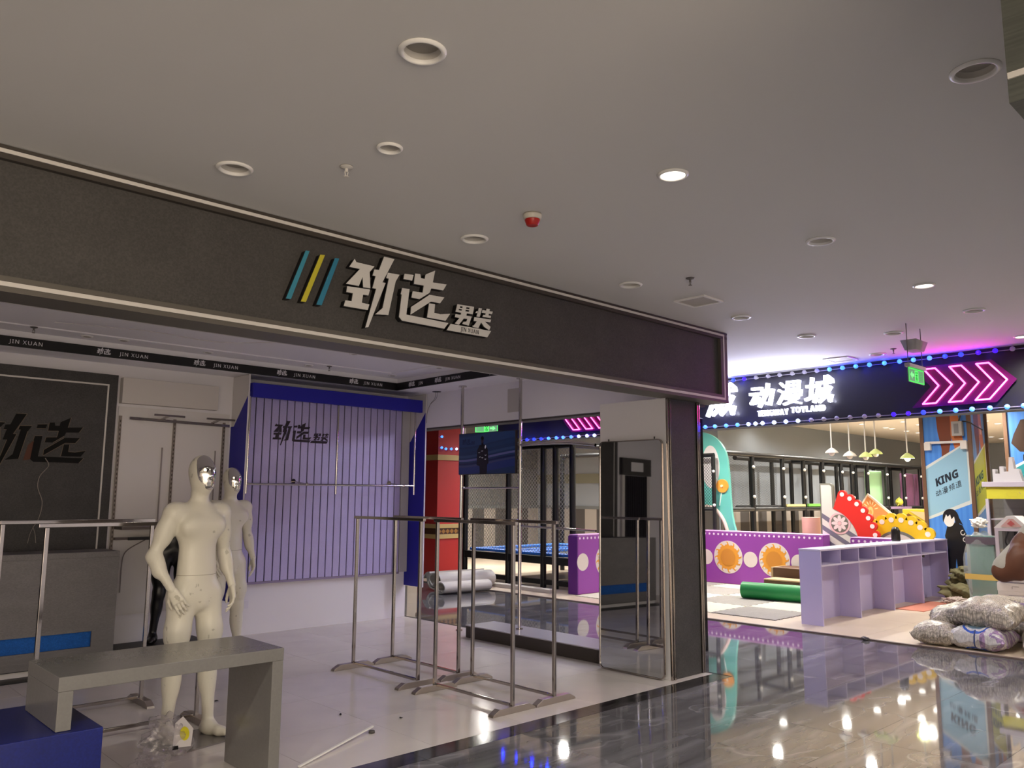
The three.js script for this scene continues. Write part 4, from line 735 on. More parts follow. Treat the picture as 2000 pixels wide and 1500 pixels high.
// ---------- exit signs ----------
function exitSign(at, turn, flip, label, rods) {
  const t = thing('exit_sign', label, 'exit sign', at, turn);
  const tex = canvasTex(512, 192, (c) => {
    c.fillStyle = '#5f8a66'; c.fillRect(0, 0, 512, 192); c.strokeStyle = '#46ff5a'; c.lineWidth = 12; c.strokeRect(8, 8, 496, 176);
    if (flip) { c.translate(512, 0); c.scale(-1, 1); }
    c.fillStyle = '#5dff6c'; c.fillRect(205, 26, 110, 140);
    c.fillStyle = '#1d6a2c'; c.fillRect(226, 40, 28, 26); c.fillRect(266, 40, 28, 26); c.fillRect(222, 82, 76, 14); c.fillRect(250, 70, 18, 90); c.fillRect(226, 112, 18, 44); c.fillRect(276, 112, 18, 44);
    c.fillStyle = '#7dff8a'; c.beginPath(); c.moveTo(52, 92); c.lineTo(118, 40); c.lineTo(118, 74); c.lineTo(180, 74); c.lineTo(180, 112); c.lineTo(118, 112); c.lineTo(118, 146); c.closePath(); c.fill();
    c.fillStyle = '#3f9a50'; for (let i = 0; i < 5; i++) c.fillRect(350, 40 + i * 24, 110, 12);
  });
  part(t, 'top_bar', box(0.4, 0.035, 0.05, 0, 0.075, 0, 0.006), S({ color: 0xb9b5b5, metalness: 0.5, roughness: 0.4 }));
  part(t, 'plate', box(0.37, 0.135, 0.008, 0, -0.01, 0, 0.002), S({ color: 0x6fa377, roughness: 0.3 }));
  for (const s of [1, -1]) { const g = new THREE.PlaneGeometry(0.366, 0.131); if (s < 0) g.rotateY(Math.PI); part(t, 'pictogram', g.translate(0, -0.01, s * 0.0046), S({ map: tex, emissive: 0xffffff, emissiveMap: tex, emissiveIntensity: 1.1 })); }
  for (const x of [-0.17, 0.17]) part(t, 'rod', rod(V(x, 0.09, 0), V(x, rods, 0), 0.004, 8), dullSteel);
  part(t, 'power_box', [new THREE.CylinderGeometry(0.2, 0.14, 0.09, 4, 1).rotateY(Math.PI / 4).scale(1, 1, 0.5).translate(0, rods - 0.19, 0)], S({ color: 0xb2aeae, roughness: 0.5 }));
  const l = new THREE.RectAreaLight(0x60ff70, 0.6, 0.36, 0.13); l.position.set(0, -0.01, 0.012); l.rotation.y = Math.PI; t.add(l);
}
exitSign([7.765, 2.715, -2.78], 0, false, 'green exit sign with a left arrow hung from two rods before the neon arrows', CEIL - 2.715);
exitSign([8.72, 2.69, -9.78], -0.75, true, 'green exit sign with a right arrow above the hanging screen', CEIL - 2.69);

// ---------- play centre furniture ----------
{ // ceiling lamps of the play centre; the regular grid, mostly unseen, lights the hall
  const spots = []; for (let i = 0; i < 16; i++) { const row = i % 4, col = Math.floor(i / 4); spots.push([12.4 + col * 3.1 + (row % 2) * 0.6, [-8.6, -7.0, -4.8, -1.6][row], LV.toy]); }
  for (const [x, z] of [[20.28, -8.62], [22.13, -8.62], [20.33, -7.63], [23.15, -8.63], [21.36, -7.65], [23.98, -8.62], [21.41, -6.16], [22.33, -6.16], [26.1, -7.66], [26.93, -7.63], [27.9, -7.63], [17.6, -9.6]]) spots.push([x, z, LV.toy * 0.14]);
  camera.updateMatrixWorld(); camera.updateProjectionMatrix(); camera.aspect = 4 / 3; camera.updateProjectionMatrix();
  const px = (p) => V(p[0], TOYC_Y, p[1]).project(camera), N9 = ['first', 'second', 'third', 'fourth', 'fifth', 'sixth', 'seventh', 'eighth', 'ninth', 'tenth', 'eleventh', 'twelfth', 'thirteenth', 'fourteenth', 'fifteenth', 'sixteenth', 'seventeenth', 'eighteenth', 'nineteenth', 'twentieth'];
  let k = 0; spots.sort((a, b) => px(a).x - px(b).x);
  for (const s of spots) { const q = px(s), seen = q.x > 0.5 && q.x < 1 && q.y < -0.075 + (q.x - 0.5) * 0.05; downlight(s[0], TOYC_Y, s[1], 0.085, true, seen ? N9[k++] + ' lit downlight from the left in the play centre ceiling' : 'unseen lit downlight lighting the play centre, hidden above its dark fascia', 'lit downlights of the play centre', s[2], TOYC, toyLens, true); }
}
[[12.5, -11.6], [12.5, -14]].forEach(([x, z], i) => downlight(x, TOYC_Y, z, 0.085, true, (i ? 'farther' : 'nearer') + ' unseen lit downlight placed to light the trampoline cage', 'unseen downlights over the far cage', LV.toy * 1.7, TOYC, toyLens, true));  // out of view, placed to brighten the cage net and the wall behind
{ // cubby bench
  const t = thing('cubby_shelf', 'long pale lilac cubby shelf with eight square holes over four open bays', 'shelf', [12.2, 0.012, -4.98]);
  const X = [9.955, 11.06, 12.17, 13.28, 14.4], H = 0.95, z0 = -5.13, z1 = -4.84;
  partW(t, 'top_board', span(9.95, 14.41, H - 0.022, H, z0, z1 + 0.004, 0.002), M.cubbyEdge);
  X.forEach((x, i) => partW(t, i && i < 4 ? 'divider' : 'end_panel', span(x - (i ? 0.011 : 0), x + (i ? 0.011 : 0.022), 0.012, H - 0.022, z0 + 0.002, z1), M.cubby));
  for (let i = 0; i < 4; i++) {
    const a = X[i] + (i ? 0.011 : 0.022), b = X[i + 1] - 0.011, m = (a + b) / 2;
    partW(t, 'shelf_board', span(a, b, 0.735, 0.755, z0 + 0.008, z1), M.cubbyEdge); partW(t, 'small_divider', span(m - 0.009, m + 0.009, 0.755, H - 0.022, z0 + 0.008, z1), M.cubby);
    partW(t, 'back_panel', span(a, b, 0.012, H - 0.022, z0 + 0.002, z0 + 0.008), M.cubby);
  }
}
// purple soft walls with printed suns
const dotM = flat(0xe4cfe6), creamDot = flat(0xd6ccc4), sunO = flat(0xd9952f), sunI = flat(0xc4822c), ringO = flat(0xd2902a);
const disc = (r, d, y, u) => new THREE.CylinderGeometry(r, r, d, 40).rotateX(Math.PI / 2).translate(u, y, 0);
function sunParts(t, place, u, y, r) {
  partW(t, 'sun_disc', place(disc(r, 0.004, y, u), 0.002), creamDot);
  const pts = []; for (let i = 0; i < 48; i++) { const a = i / 48 * Math.PI * 2, q = r * (i % 4 < 2 ? 0.93 : 0.72); pts.push(u + Math.cos(a) * q, y + Math.sin(a) * q); }
  partW(t, 'sun_rays', place(ext(shapeOf(pts), 0.003), 0.004), sunO);
  partW(t, 'sun_ring', place(disc(r * 0.55, 0.003, y, u), 0.0085), ringO); partW(t, 'sun_centre', place(disc(r * 0.5, 0.003, y, u), 0.0105), sunI);
  partW(t, 'sun_beads', Array.from({ length: 12 }, (_, i) => { const a = (i + 0.25) / 12 * Math.PI * 2; return place(disc(r * 0.07, 0.003, y + Math.sin(a) * r * 0.83, u + Math.cos(a) * r * 0.83), 0.0085); }), creamDot);
}
function softWall(label, axis, c, a, b, suns, dots) {                // wall along z at x = c ('z') or along x at z = c ('x')
  const th = axis === 'x' ? 0.2 : 0.3, H = 0.976, t = thing('soft_wall', label, 'play wall', axis === 'z' ? [c + th / 2, 0.012, (a + b) / 2] : [(a + b) / 2, 0.012, c - th / 2]);
  const bx = (y0, y1, g, m) => partW(t, g, axis === 'z' ? span(c, c + th, y0, y1, a, b, 0.012) : span(a, b, y0, y1, c - th, c, 0.012), m);
  bx(0.013, H - 0.02, 'padding', M.purple); bx(H - 0.02, H, 'top_pad', M.purpleTop);
  const place = (g, d) => axis === 'z' ? g.rotateY(-Math.PI / 2).translate(c - d, 0, 0) : g.translate(0, 0, c + d - 0.002);
  const n = Math.floor((b - a) / 0.095); partW(t, 'dot_row', Array.from({ length: n }, (_, i) => place(disc(0.02, 0.003, 0.915, a + 0.05 + i * 0.095), 0.001)), dotM);
  for (const [u, y, r] of suns) sunParts(t, place, u, y, r);
  for (const [u, y, r] of dots) partW(t, 'pale_disc', place(disc(r, 0.004, y, u), 0.001), creamDot);
  return t;
}
softWall('long purple soft wall printed with two orange suns behind the foam mats', 'z', 13.5, -8.98, -6.5, [[-8.35, 0.5, 0.3], [-7.42, 0.5, 0.3]], [[-8.82, 0.48, 0.14], [-7.89, 0.48, 0.14], [-6.96, 0.48, 0.14]]);
softWall('short purple soft wall just behind the cubby shelf', 'z', 13.1, -5.86, -5.2, [], []);
const lw = softWall('purple soft wall corner printed with a sun, seen through the shop side opening', 'x', -9.02, 10.07, 13.48, [[10.78, 0.53, 0.27], [11.7, 0.53, 0.27], [12.62, 0.53, 0.27]], [[10.19, 0.53, 0.14], [11.24, 0.53, 0.14], [12.16, 0.53, 0.14]]);
partW(lw, 'dark_end_face', [span(10.05, 10.07, 0.014, 0.95, -9.22, -9.02, 0.006)], flat(0x5d2078));  // end face of the wall, a darker purple than the padding
{ // foam mats: each tile a part with toothed edges
  const t = thing('foam_mat', 'chequered grey and cream foam puzzle mat on the play centre floor', 'mat', [11.7, 0.012, -7]);
  const tooth = (w) => { const s = new THREE.Shape(), n = 12, d = 0.012, h = w / 2, P = []; for (let e = 0; e < 4; e++) for (let i = 0; i < n; i++) for (const [f, o] of [[0, i % 2 ? d : 0], [0.5, i % 2 ? d : 0], [0.5, i % 2 ? 0 : d]]) { const u = -h + (i + f) * w / n, v = -h + o, c = [[u, v], [-v, u], [-u, -v], [v, -u]][e]; P.push(c); } P.forEach(([a, b], i) => i ? s.lineTo(a, b) : s.moveTo(a, b)); return ext(s, 0.012).rotateX(-Math.PI / 2); };
  const g = tooth(0.955), ga = S({ map: speckle(181, 150, 22, 1, 0.97, 0.93), roughness: 0.85 }), gb = S({ map: speckle(191, 206, 18, 1, 0.98, 0.9), roughness: 0.85 });
  for (let i = 0; i < 4; i++) for (let j = 0; j < 4; j++) { const o = part(t, 'mat_tile', g, (i + j) % 2 ? gb : ga); o.position.set(10.4 + i * 0.955 - 11.7 - 0.0, 0, -5.95 - j * 0.955 + 7); if (10.4 + i * 0.955 > 13.0) o.scale.x = 0.62, o.position.x -= 0.17; if (j === 3) o.scale.z = 0.62, o.position.z += 0.17; }
}
solo('green_roll', 'long green soft roller lying on the foam mats beside the cubby shelf', 'roller', [rod(V(11.72, 0.15, -7.0), V(11.98, 0.15, -5.3), 0.125, 28)], S({ color: 0x1f8a45, roughness: 0.45 }), [11.85, 0.02, -6.1]);
{
  const br = S({ color: 0x5b4028, roughness: 0.55 }), tan = S({ color: 0xb59a72, roughness: 0.6 });
  const a = thing('soft_step', 'lower brown soft step behind the green roller', 'step', [12.7, 0.024, -6.6]); partW(a, 'block', span(12.45, 12.82, 0.026, 0.25, -7.05, -6.02, 0.012), br); partW(a, 'tan_top', span(12.45, 12.82, 0.2505, 0.275, -7.05, -6.02, 0.008), tan); partW(a, 'tan_end', span(12.46, 12.82, 0.03, 0.25, -6.018, -5.98, 0.004), tan);
  const b = thing('soft_step', 'upper brown soft step against the long purple wall', 'step', [13.1, 0.024, -6.6]); partW(b, 'block', span(12.9, 13.42, 0.026, 0.43, -7.12, -5.95, 0.012), br); partW(b, 'tan_edge', span(12.9, 13.42, 0.026, 0.43, -7.16, -7.122, 0.006), tan);
}

// ---------- painted boards behind the cubby shelf (boards face the corridor, along z) ----------
const faceX = (x) => (g, d = 0) => g.rotateY(-Math.PI / 2).translate(x - d, 0, 0);
{
  const P = faceX(13.75), t = thing('arch_board', 'painted play board with a red scalloped arch, a flower wheel and grey stripes', 'play board', [13.8, 0.012, -6.2]);
  const grey = flat(0x76756a), pale = flat(0xcdc5bd), stripe = flat(0x6b6474), pink = flat(0xd8a9ac), red = flat(0xd22a22, 0.45);
  const cx = -6.62, cy = 0.82, ro = 0.92, ri = 0.63;
  const body = new THREE.Shape(); body.moveTo(-6.64, 0.02); body.lineTo(-6.64, 1.85); body.lineTo(-6.47, 1.85); body.absarc(-6.47, 1.78, 0.07, Math.PI / 2, 0, true); body.lineTo(-6.40, 1.45); body.absarc(cx, cy, 0.66, 1.2, -0.1, true); body.lineTo(-5.9, 0.02);
  partW(t, 'board', P(ext(body, 0.05), -0.05), grey);
  const inn = new THREE.Shape(); inn.moveTo(-6.62, 0.04); inn.lineTo(-6.62, 1.82); inn.lineTo(-6.48, 1.82); inn.absarc(-6.48, 1.77, 0.05, Math.PI / 2, 0, true); inn.lineTo(-6.43, 1.43); inn.absarc(cx, cy, 0.625, 1.25, 0.0, true); inn.lineTo(-5.995, 0.04);
  partW(t, 'pale_face', P(ext(inn, 0.006), 0), pale);
  for (let i = 0; i < 6; i++) { const a = -6.62, y = 1.34 - i * 0.2, e = Math.min(-5.93, a + (y - 0.05) / 0.62); const y2 = y - (e - a) * 0.62; if (e <= a) continue; partW(t, 'stripe', P(ext(shapeOf([a, y, e, y2, e, y2 - 0.085, a, y - 0.085]), 0.004), 0.005), stripe); }
  const scal = new THREE.Shape(), n = 8; scal.absarc(cx, cy, ri, 0.0, 1.23, false);
  const o = []; for (let i = 0; i <= n; i++) o.push(1.23 - i / n * 1.28);
  scal.lineTo(cx + Math.cos(1.23) * ro, cy + Math.sin(1.23) * ro);
  for (let i = 0; i < n; i++) { const m = (o[i] + o[i + 1]) / 2, px = cx + Math.cos(m) * ro, py = cy + Math.sin(m) * ro; for (let k = 0; k <= 8; k++) { const a = m + Math.PI / 2 - k / 8 * Math.PI; scal.lineTo(px + Math.cos(a) * 0.073, py + Math.sin(a) * 0.073); } }
  partW(t, 'red_scallop', P(ext(scal, 0.06), -0.045), red);
  for (let i = 0; i < n; i++) { const m = (o[i] + o[i + 1]) / 2, g = disc(0.037, 0.006, cy + Math.sin(m) * ro, cx + Math.cos(m) * ro); partW(t, 'white_spot', P(g, 0.017), flat(0xe6d6d4)); }
  const fx = -6.31, fy = 1.17; partW(t, 'wheel_ring', P(disc(0.185, 0.006, fy, fx), 0.0085), pink); partW(t, 'wheel_face', P(disc(0.152, 0.006, fy, fx), 0.011), flat(0x6a665c));
  for (let i = 0; i < 8; i++) { const a = i / 8 * Math.PI * 2, g = new THREE.CylinderGeometry(1, 1, 0.005, 20).scale(0.055, 1, 0.03).rotateX(Math.PI / 2).rotateZ(a).translate(fx + Math.cos(a) * 0.085, fy + Math.sin(a) * 0.085, 0); partW(t, 'petal', P(g, 0.015), flat(0xdcc3c2)); }
  partW(t, 'flower_centre', P(disc(0.03, 0.006, fy, fx), 0.018), pink);
}
{
  const P = faceX(13.98), t = thing('arch_board', 'painted play board with a yellow scalloped arch over a pale rainbow', 'play board', [14, 0.012, -5.4]);
  const cx = -5.46, cy = 0.66, ro = 0.6, n = 9, yel = flat(0xd8b01c, 0.45), s = new THREE.Shape();
  s.absarc(cx, cy, 0.4, 0.5, Math.PI - 0.3, false);
  for (let i = 0; i < n; i++) { const m = Math.PI - 0.3 - (i + 0.5) / n * (Math.PI - 0.85), px = cx + Math.cos(m) * ro * 1.05, py = cy + Math.sin(m) * ro; for (let k = 0; k <= 8; k++) { const a = m + Math.PI / 2 - k / 8 * Math.PI; s.lineTo(px + Math.cos(a) * 0.1, py + Math.sin(a) * 0.1); } }
  partW(t, 'yellow_scallop', P(ext(s, 0.06), -0.05), yel);
  for (let i = 0; i < n; i++) { const m = Math.PI - 0.3 - (i + 0.5) / n * (Math.PI - 0.85); partW(t, 'white_spot', P(disc(0.042, 0.006, cy + Math.sin(m) * ro * 0.98, cx + Math.cos(m) * ro * 1.04), 0.012), flat(0xd9d0c6)); }
  const arc = (r0, r1, d, m) => { const q = new THREE.Shape(); q.absarc(cx, cy, r1, 0, Math.PI, false); q.absarc(cx, cy, r0, Math.PI, 0, true); return partW(t, 'rainbow_band', P(ext(q, 0.03), d), m); };
  arc(0.36, 0.405, -0.018, flat(0x6a6a62)); arc(0.22, 0.36, -0.02, flat(0xd2c8be)); arc(0.12, 0.22, -0.021, flat(0xcf9a9c)); arc(0.01, 0.12, -0.022, flat(0xd2c8be));
  partW(t, 'base', P(ext(shapeOf([-6.02, 0.02, -5.16, 0.02, -5.16, 0.66, -6.02, 0.66]), 0.03), -0.032), flat(0xcdc5bd));
}
{
  const P = faceX(15), t = thing('diamond_board', 'tilted orange board with a cream edge and a sun drawing', 'play board', [15, 0.0135, -6.3]); partW(t, 'stand', [span(15.0, 15.05, 0.0135, 1.2, -6.45, -6.35), span(15.0, 15.05, 0.0135, 1.2, -6.1, -6.0)], flat(0xcdc5bd));
  partW(t, 'cream_edge', P(ext(shapeOf([-6.345, 1.685, -5.93, 1.33, -6.2, 0.95, -6.62, 1.28]), 0.05), -0.05), flat(0xe8d9c0)); partW(t, 'orange_face', P(ext(shapeOf([-6.34, 1.64, -5.975, 1.325, -6.2, 1.0, -6.575, 1.29]), 0.006), 0), flat(0xd98b4c));
  const e = (a, b, y, u, r = 0) => new THREE.CylinderGeometry(1, 1, 0.004, 24).scale(a, 1, b).rotateX(Math.PI / 2).rotateZ(r).translate(u, y, 0);
  partW(t, 'sun_drawing', [P(e(0.05, 0.09, 1.36, -6.3), 0.008)], flat(0xe8c07a)); partW(t, 'sun_core', [P(e(0.026, 0.045, 1.35, -6.3), 0.0105)], flat(0xe79a52));
  for (let i = 0; i < 7; i++) { const a = 0.3 + i / 6 * 2.54; partW(t, 'sun_ray', P(e(0.035, 0.008, 1.37 + Math.sin(a) * 0.155, -6.3 + Math.cos(a) * 0.11, a), 0.008), flat(0xf0dca8)); }
  const b = thing('soft_block', 'yellow, cream and brown soft block beside the poster pillar', 'play block', [15.2, 0.0135, -5.5]);
  partW(b, 'body', span(15.0, 15.5, 0.0135, 1.415, -5.75, -5.3, 0.02), flat(0xd6bd2c)); partW(b, 'cream_face', faceX(15)(ext(shapeOf([-5.62, 1.38, -5.31, 1.36, -5.31, 1.18]), 0.006), 0.006), flat(0xdcb98e)); partW(b, 'brown_face', faceX(15)(ext(shapeOf([-5.7, 1.3, -5.64, 1.34, -5.31, 1.15, -5.31, 0.9, -5.5, 0.9]), 0.006), 0.007), flat(0x70431f));
  solo('bottle', 'small black bottle with white print standing on the cubby shelf', 'bottle', [lathe([[0, 0], [0.06, 0], [0.065, 0.02], [0.062, 0.16], [0.04, 0.205], [0.0, 0.215]], 24).translate(12.62, 0.9625, -4.95)], flat(0x17130f, 0.35), [12.62, 0.963, -4.95]);
}
// ---------- black framed cages ----------
const tubeBlack = S({ color: 0x0d0d0e, roughness: 0.42 }), clampWhite = S({ color: 0xd8d8d4, roughness: 0.4 });
const netTex = dataTex(128, 128, (u, v) => { const a = Math.abs(((u + v) % 1) - 0.5), b = Math.abs(((u - v + 1) % 1) - 0.5), q = Math.min(a, b) < 0.085 ? 255 : 0; return [q, q, q]; }, false);
const netMat = (c) => S({ color: c, roughness: 0.8, alphaMap: netTex, transparent: true, side: THREE.DoubleSide });
const netDark = netMat(0x161616);
function netPlane(w, h, cell) { const g = new THREE.PlaneGeometry(w, h), u = g.attributes.uv; for (let i = 0; i < 4; i++) u.setXY(i, u.getX(i) * w / cell, u.getY(i) * h / cell); return g; }
{
  const t = thing('play_cage', 'long black tube frame of the play cage along the grey wall', 'cage', [19.5, 0.012, -9.4]);
  const xs = [14.45, 15.5, 16.78, 17.75, 18.7, 19.7, 20.3, 21.2, 22.4, 23.6, 24.8, 25.9], zf = -8.95, zb = -9.9, H = 2.5;
  for (const x of xs) { partW(t, 'post', rod(V(x, 0.012, zf), V(x, H, zf), 0.05, 12), tubeBlack); if (x > 16) partW(t, 'rear_post', rod(V(x + 0.3, 0.012, zb), V(x + 0.3, H, zb), 0.05, 10), tubeBlack);
    for (const y of [1.62, 2.24]) partW(t, 'clamp', new THREE.SphereGeometry(0.034, 10, 8).translate(x - 0.02, y, zf + 0.045), clampWhite); }
  for (const [y, r] of [[H, 0.055], [1.36, 0.05]]) { partW(t, 'front_rail', rod(V(14.4, y, zf), V(26, y, zf), r, 10), tubeBlack); partW(t, 'rear_rail', rod(V(16.4, y, zb), V(26, y, zb), r, 10), tubeBlack); }
  for (let i = 2; i < xs.length; i += 2) partW(t, 'cross_tube', rod(V(xs[i], H, zf), V(xs[i] + 0.3, H, zb), 0.045, 10), tubeBlack);
  partW(t, 'deck', span(16.4, 20.5, 1.4, 1.43, -9.9, -9.0), S({ color: 0x4c4a4b, roughness: 0.6 }));
  partW(t, 'cream_deck', span(16.85, 17.7, 1.41, 1.46, -8.99, -8.9), flat(0xc8bd86)); partW(t, 'green_deck', span(17.85, 18.6, 1.41, 1.47, -8.99, -8.9), flat(0x6fae4c));
  const net = partW(t, 'net', [netPlane(1.0, 1.1, 0.05).translate(15.0, 1.93, zf - 0.04), netPlane(1.0, 1.1, 0.05).translate(16.1, 1.93, zf - 0.04)], netDark); net.userData.kind = 'stuff';
  for (const [x0, x1, y0, y1, c, l] of [[21.6, 22.5, 1.38, 2.34, 0x8fb587, 'green pad hanging in the black cage'], [23.95, 24.7, 1.35, 2.32, 0x8f5f85, 'left purple pad hanging in the black cage'], [24.95, 25.8, 1.35, 2.32, 0x8f5f85, 'right purple pad hanging in the black cage']]) solo('hanging_pad', l, 'pad', [span(x0, x1, y0, y1, -9.2, -9.1, 0.02)], flat(c), [(x0 + x1) / 2, y0, -9.15]);
  solo('lilac_shelf', 'lilac shelf ledge in the cage between the green and purple pads', 'shelf', [span(22.5, 23.8, 1.33, 1.39, -9.2, -8.85)], flat(0x9a7fa0), [23.1, 1.33, -9]);
  const st = thing('toy_star', 'small yellow spiky toy on the lilac ledge in the cage', 'toy', [23.2, 1.48, -8.95]);
  part(st, 'ball', new THREE.SphereGeometry(0.1, 16, 12).translate(0, 0.03, 0), flat(0xb9b53a)); part(st, 'spikes', Array.from({ length: 8 }, (_, i) => { const a = i / 8 * Math.PI * 2; return rod(V(0, 0.03, 0), V(Math.cos(a) * 0.19, 0.03 + Math.sin(a) * 0.15, 0), 0.045, 8, 0.004); }), flat(0xb9b53a));
  solo('pink_post_pad', 'pale pink round padded post beside the red scalloped board', 'pad', [rod(V(14.2, 0.013, -7.05), V(14.2, 1.25, -7.05), 0.16, 24)], flat(0xcf9f92), [14.2, 0.013, -7.05]);
}
{ // teal climbing board behind the column
  const P = faceX(13.98), t = thing('climbing_board', 'teal rounded climbing board with an orange disc and a pale arch beside the corner column', 'play board', [14, 0.012, -9]);
  const s = new THREE.Shape(); s.moveTo(-9.9, 0.02); s.lineTo(-9.9, 2.3); s.absarc(-9.25, 2.25, 0.65, Math.PI, 0.25, true); s.bezierCurveTo(-8.52, 1.8, -8.62, 1.3, -8.44, 0.9); s.lineTo(-8.3, 0.3); s.lineTo(-8.5, 0.3); s.bezierCurveTo(-8.62, 1.0, -8.75, 1.38, -9.1, 1.42); s.bezierCurveTo(-9.4, 1.42, -9.6, 1.0, -9.6, 0.02); s.closePath();
  partW(t, 'board', P(ext(s, 0.06), -0.06), flat(0x63b8ac));
  const edge = tube([V(13.95, 0.3, -8.49), V(13.95, 0.75, -8.58), V(13.95, 1.15, -8.7), V(13.95, 1.38, -8.9), V(13.95, 1.43, -9.1)], 0.035, 30, 8); partW(t, 'pale_edge', edge, flat(0xdfc8bc));
  partW(t, 'orange_disc', P(disc(0.13, 0.03, 1.82, -8.72), 0.016), flat(0xe39838)); partW(t, 'disc_knob', P(disc(0.025, 0.03, 1.82, -8.72), 0.036), flat(0xf0d8b0));
  partW(t, 'white_window', P(new THREE.CylinderGeometry(1, 1, 0.01, 36).scale(0.2, 1, 0.42).rotateX(Math.PI / 2).translate(-8.98, 2.2, 0), 0.006), flat(0xd9d4d0));
  partW(t, 'pale_line', [P(bar(V(-8.86, 1.98, 0), V(-8.76, 1.86, 0), 0.018), 0.008), P(bar(V(-8.74, 1.72, 0), V(-8.8, 1.44, 0), 0.018), 0.008)], flat(0xcfe4dc));
  const c = thing('cage_frame', 'black tube frame with net in front of the teal climbing board', 'cage', [13.85, 0.012, -9.1]);
  for (const z of [-8.82, -9.55]) partW(c, 'post', rod(V(13.82, 0.012, z), V(13.82, 2.42, z), 0.04, 12), tubeBlack);
  for (const y of [2.42, 1.37]) partW(c, 'rail', rod(V(13.82, y, -9.6), V(13.82, y, -8.8), 0.04, 12), tubeBlack);
  for (const y of [1.45, 2.1]) partW(c, 'clamp', new THREE.SphereGeometry(0.03, 10, 8).translate(13.79, y, -8.8), clampWhite);
  const n = partW(c, 'net', [netPlane(0.7, 1.0, 0.06).rotateY(-Math.PI / 2).translate(13.84, 1.9, -9.19)], netDark); n.userData.kind = 'stuff';
}
{ // far cage with trampolines, seen through the shop
  const t = thing('trampoline_cage', 'tall black netted trampoline cage seen through the shop side opening', 'cage', [11.8, 0.012, -11]);
  const xf = 10.42, H = 2.48;
  for (const z of [-12.28, -11.05, -10.15, -9.85, -9.45]) partW(t, 'post', rod(V(xf, 0.012, z), V(xf, H + (z === -10.15 ? 0.2 : 0), z), 0.055, 12), tubeBlack);
  for (const z of [-12.28, -10.9, -9.5]) partW(t, 'rear_post', rod(V(13.2, 0.012, z), V(13.2, H, z), 0.05, 10), tubeBlack);
  partW(t, 'top_rail', [rod(V(xf, H, -12.3), V(xf, H, -9.4), 0.05, 12), rod(V(xf, H, -9.45), V(13.2, H, -9.5), 0.05, 12), rod(V(13.2, H, -12.3), V(13.2, H, -9.4), 0.05, 12)], tubeBlack);
  partW(t, 'deck_frame', [span(xf - 0.04, xf + 0.08, 0.42, 0.55, -12.3, -9.45), span(xf, 13.2, 0.42, 0.55, -9.55, -9.43), span(xf, 13.2, 0.42, 0.55, -11.12, -11.0), span(13.1, 13.25, 0.42, 0.55, -12.3, -9.45), span(xf - 0.03, xf + 0.06, 0.07, 0.15, -12.3, -9.45)], tubeBlack);
  for (const [z0, z1] of [[-12.25, -11.14], [-10.98, -9.56]]) { partW(t, 'blue_pad', [span(xf + 0.09, 13.05, 0.552, 0.6, z0, z0 + 0.22, 0.01), span(xf + 0.09, 13.05, 0.552, 0.6, z1 - 0.22, z1, 0.01), span(12.8, 13.05, 0.5525, 0.599, z0 + 0.22, z1 - 0.22, 0.01), span(xf + 0.09, xf + 0.3, 0.5525, 0.599, z0 + 0.22, z1 - 0.22, 0.01)], flat(0x2f6fd0)); partW(t, 'jump_bed', span(xf + 0.3, 12.8, 0.55, 0.556, z0 + 0.22, z1 - 0.22), flat(0x27292c)); }
  const n = partW(t, 'net', [netPlane(2.85, 1.88, 0.075).rotateY(-Math.PI / 2).translate(xf + 0.06, 1.54, -10.87)], netMat(0xb9b6ac)); n.userData.kind = 'stuff';
  solo('kerb', 'pale low kerb in front of the netted trampoline cage', 'kerb', [span(9.85, 10.02, 0.013, 0.07, -12.85, -9.45, 0.004)], flat(0xb9b0a8), [9.93, 0.013, -11]);
  const r = thing('foam_roll', 'roll of white foam sheet lying on the corridor floor by the red pillar', 'foam roll', [8.9, 0.001, -11.1]);
  const foam = flat(0xcac6c0, 0.6), fold = (pts, th) => { const c = new THREE.CatmullRomCurve3(pts.map(([x, y]) => V(x, y, 0)), false, 'catmullrom', 0.4), P = c.getPoints(60), o = [], q = []; P.forEach((p, i) => { const d = P[Math.min(60, i + 1)].clone().sub(P[Math.max(0, i - 1)]).normalize(); o.push([p.x - d.y * th, p.y + d.x * th]); q.unshift([p.x + d.y * th, p.y - d.x * th]); }); const s = new THREE.Shape(); o.concat(q).forEach(([x, y], i) => i ? s.lineTo(x, y) : s.moveTo(x, y)); s.closePath(); return s; };
  const roll = (rx, ry, th, len, x, z) => { const p = []; for (let i = 0; i <= 26; i++) { const q = i / 26, a = 0.9 - q * 9.2, k = 1 - q * 0.42; p.push([Math.cos(a) * rx * k, ry + Math.sin(a) * ry * k]); } p.unshift([rx * 1.5, ry * 1.1], [rx * 1.1, ry * 1.65]); return ext(fold(p, th), len).rotateY(Math.PI / 2).translate(x, 0.012, z); };
  part(r, 'near_roll', roll(0.16, 0.1, 0.009, 0.95, -0.3, 0.2), foam); part(r, 'far_roll', roll(0.24, 0.16, 0.01, 1.15, -0.1, -0.3), foam);
  r.rotation.y = -0.1; r.position.set(8.78, 0.001, -10.75);
}
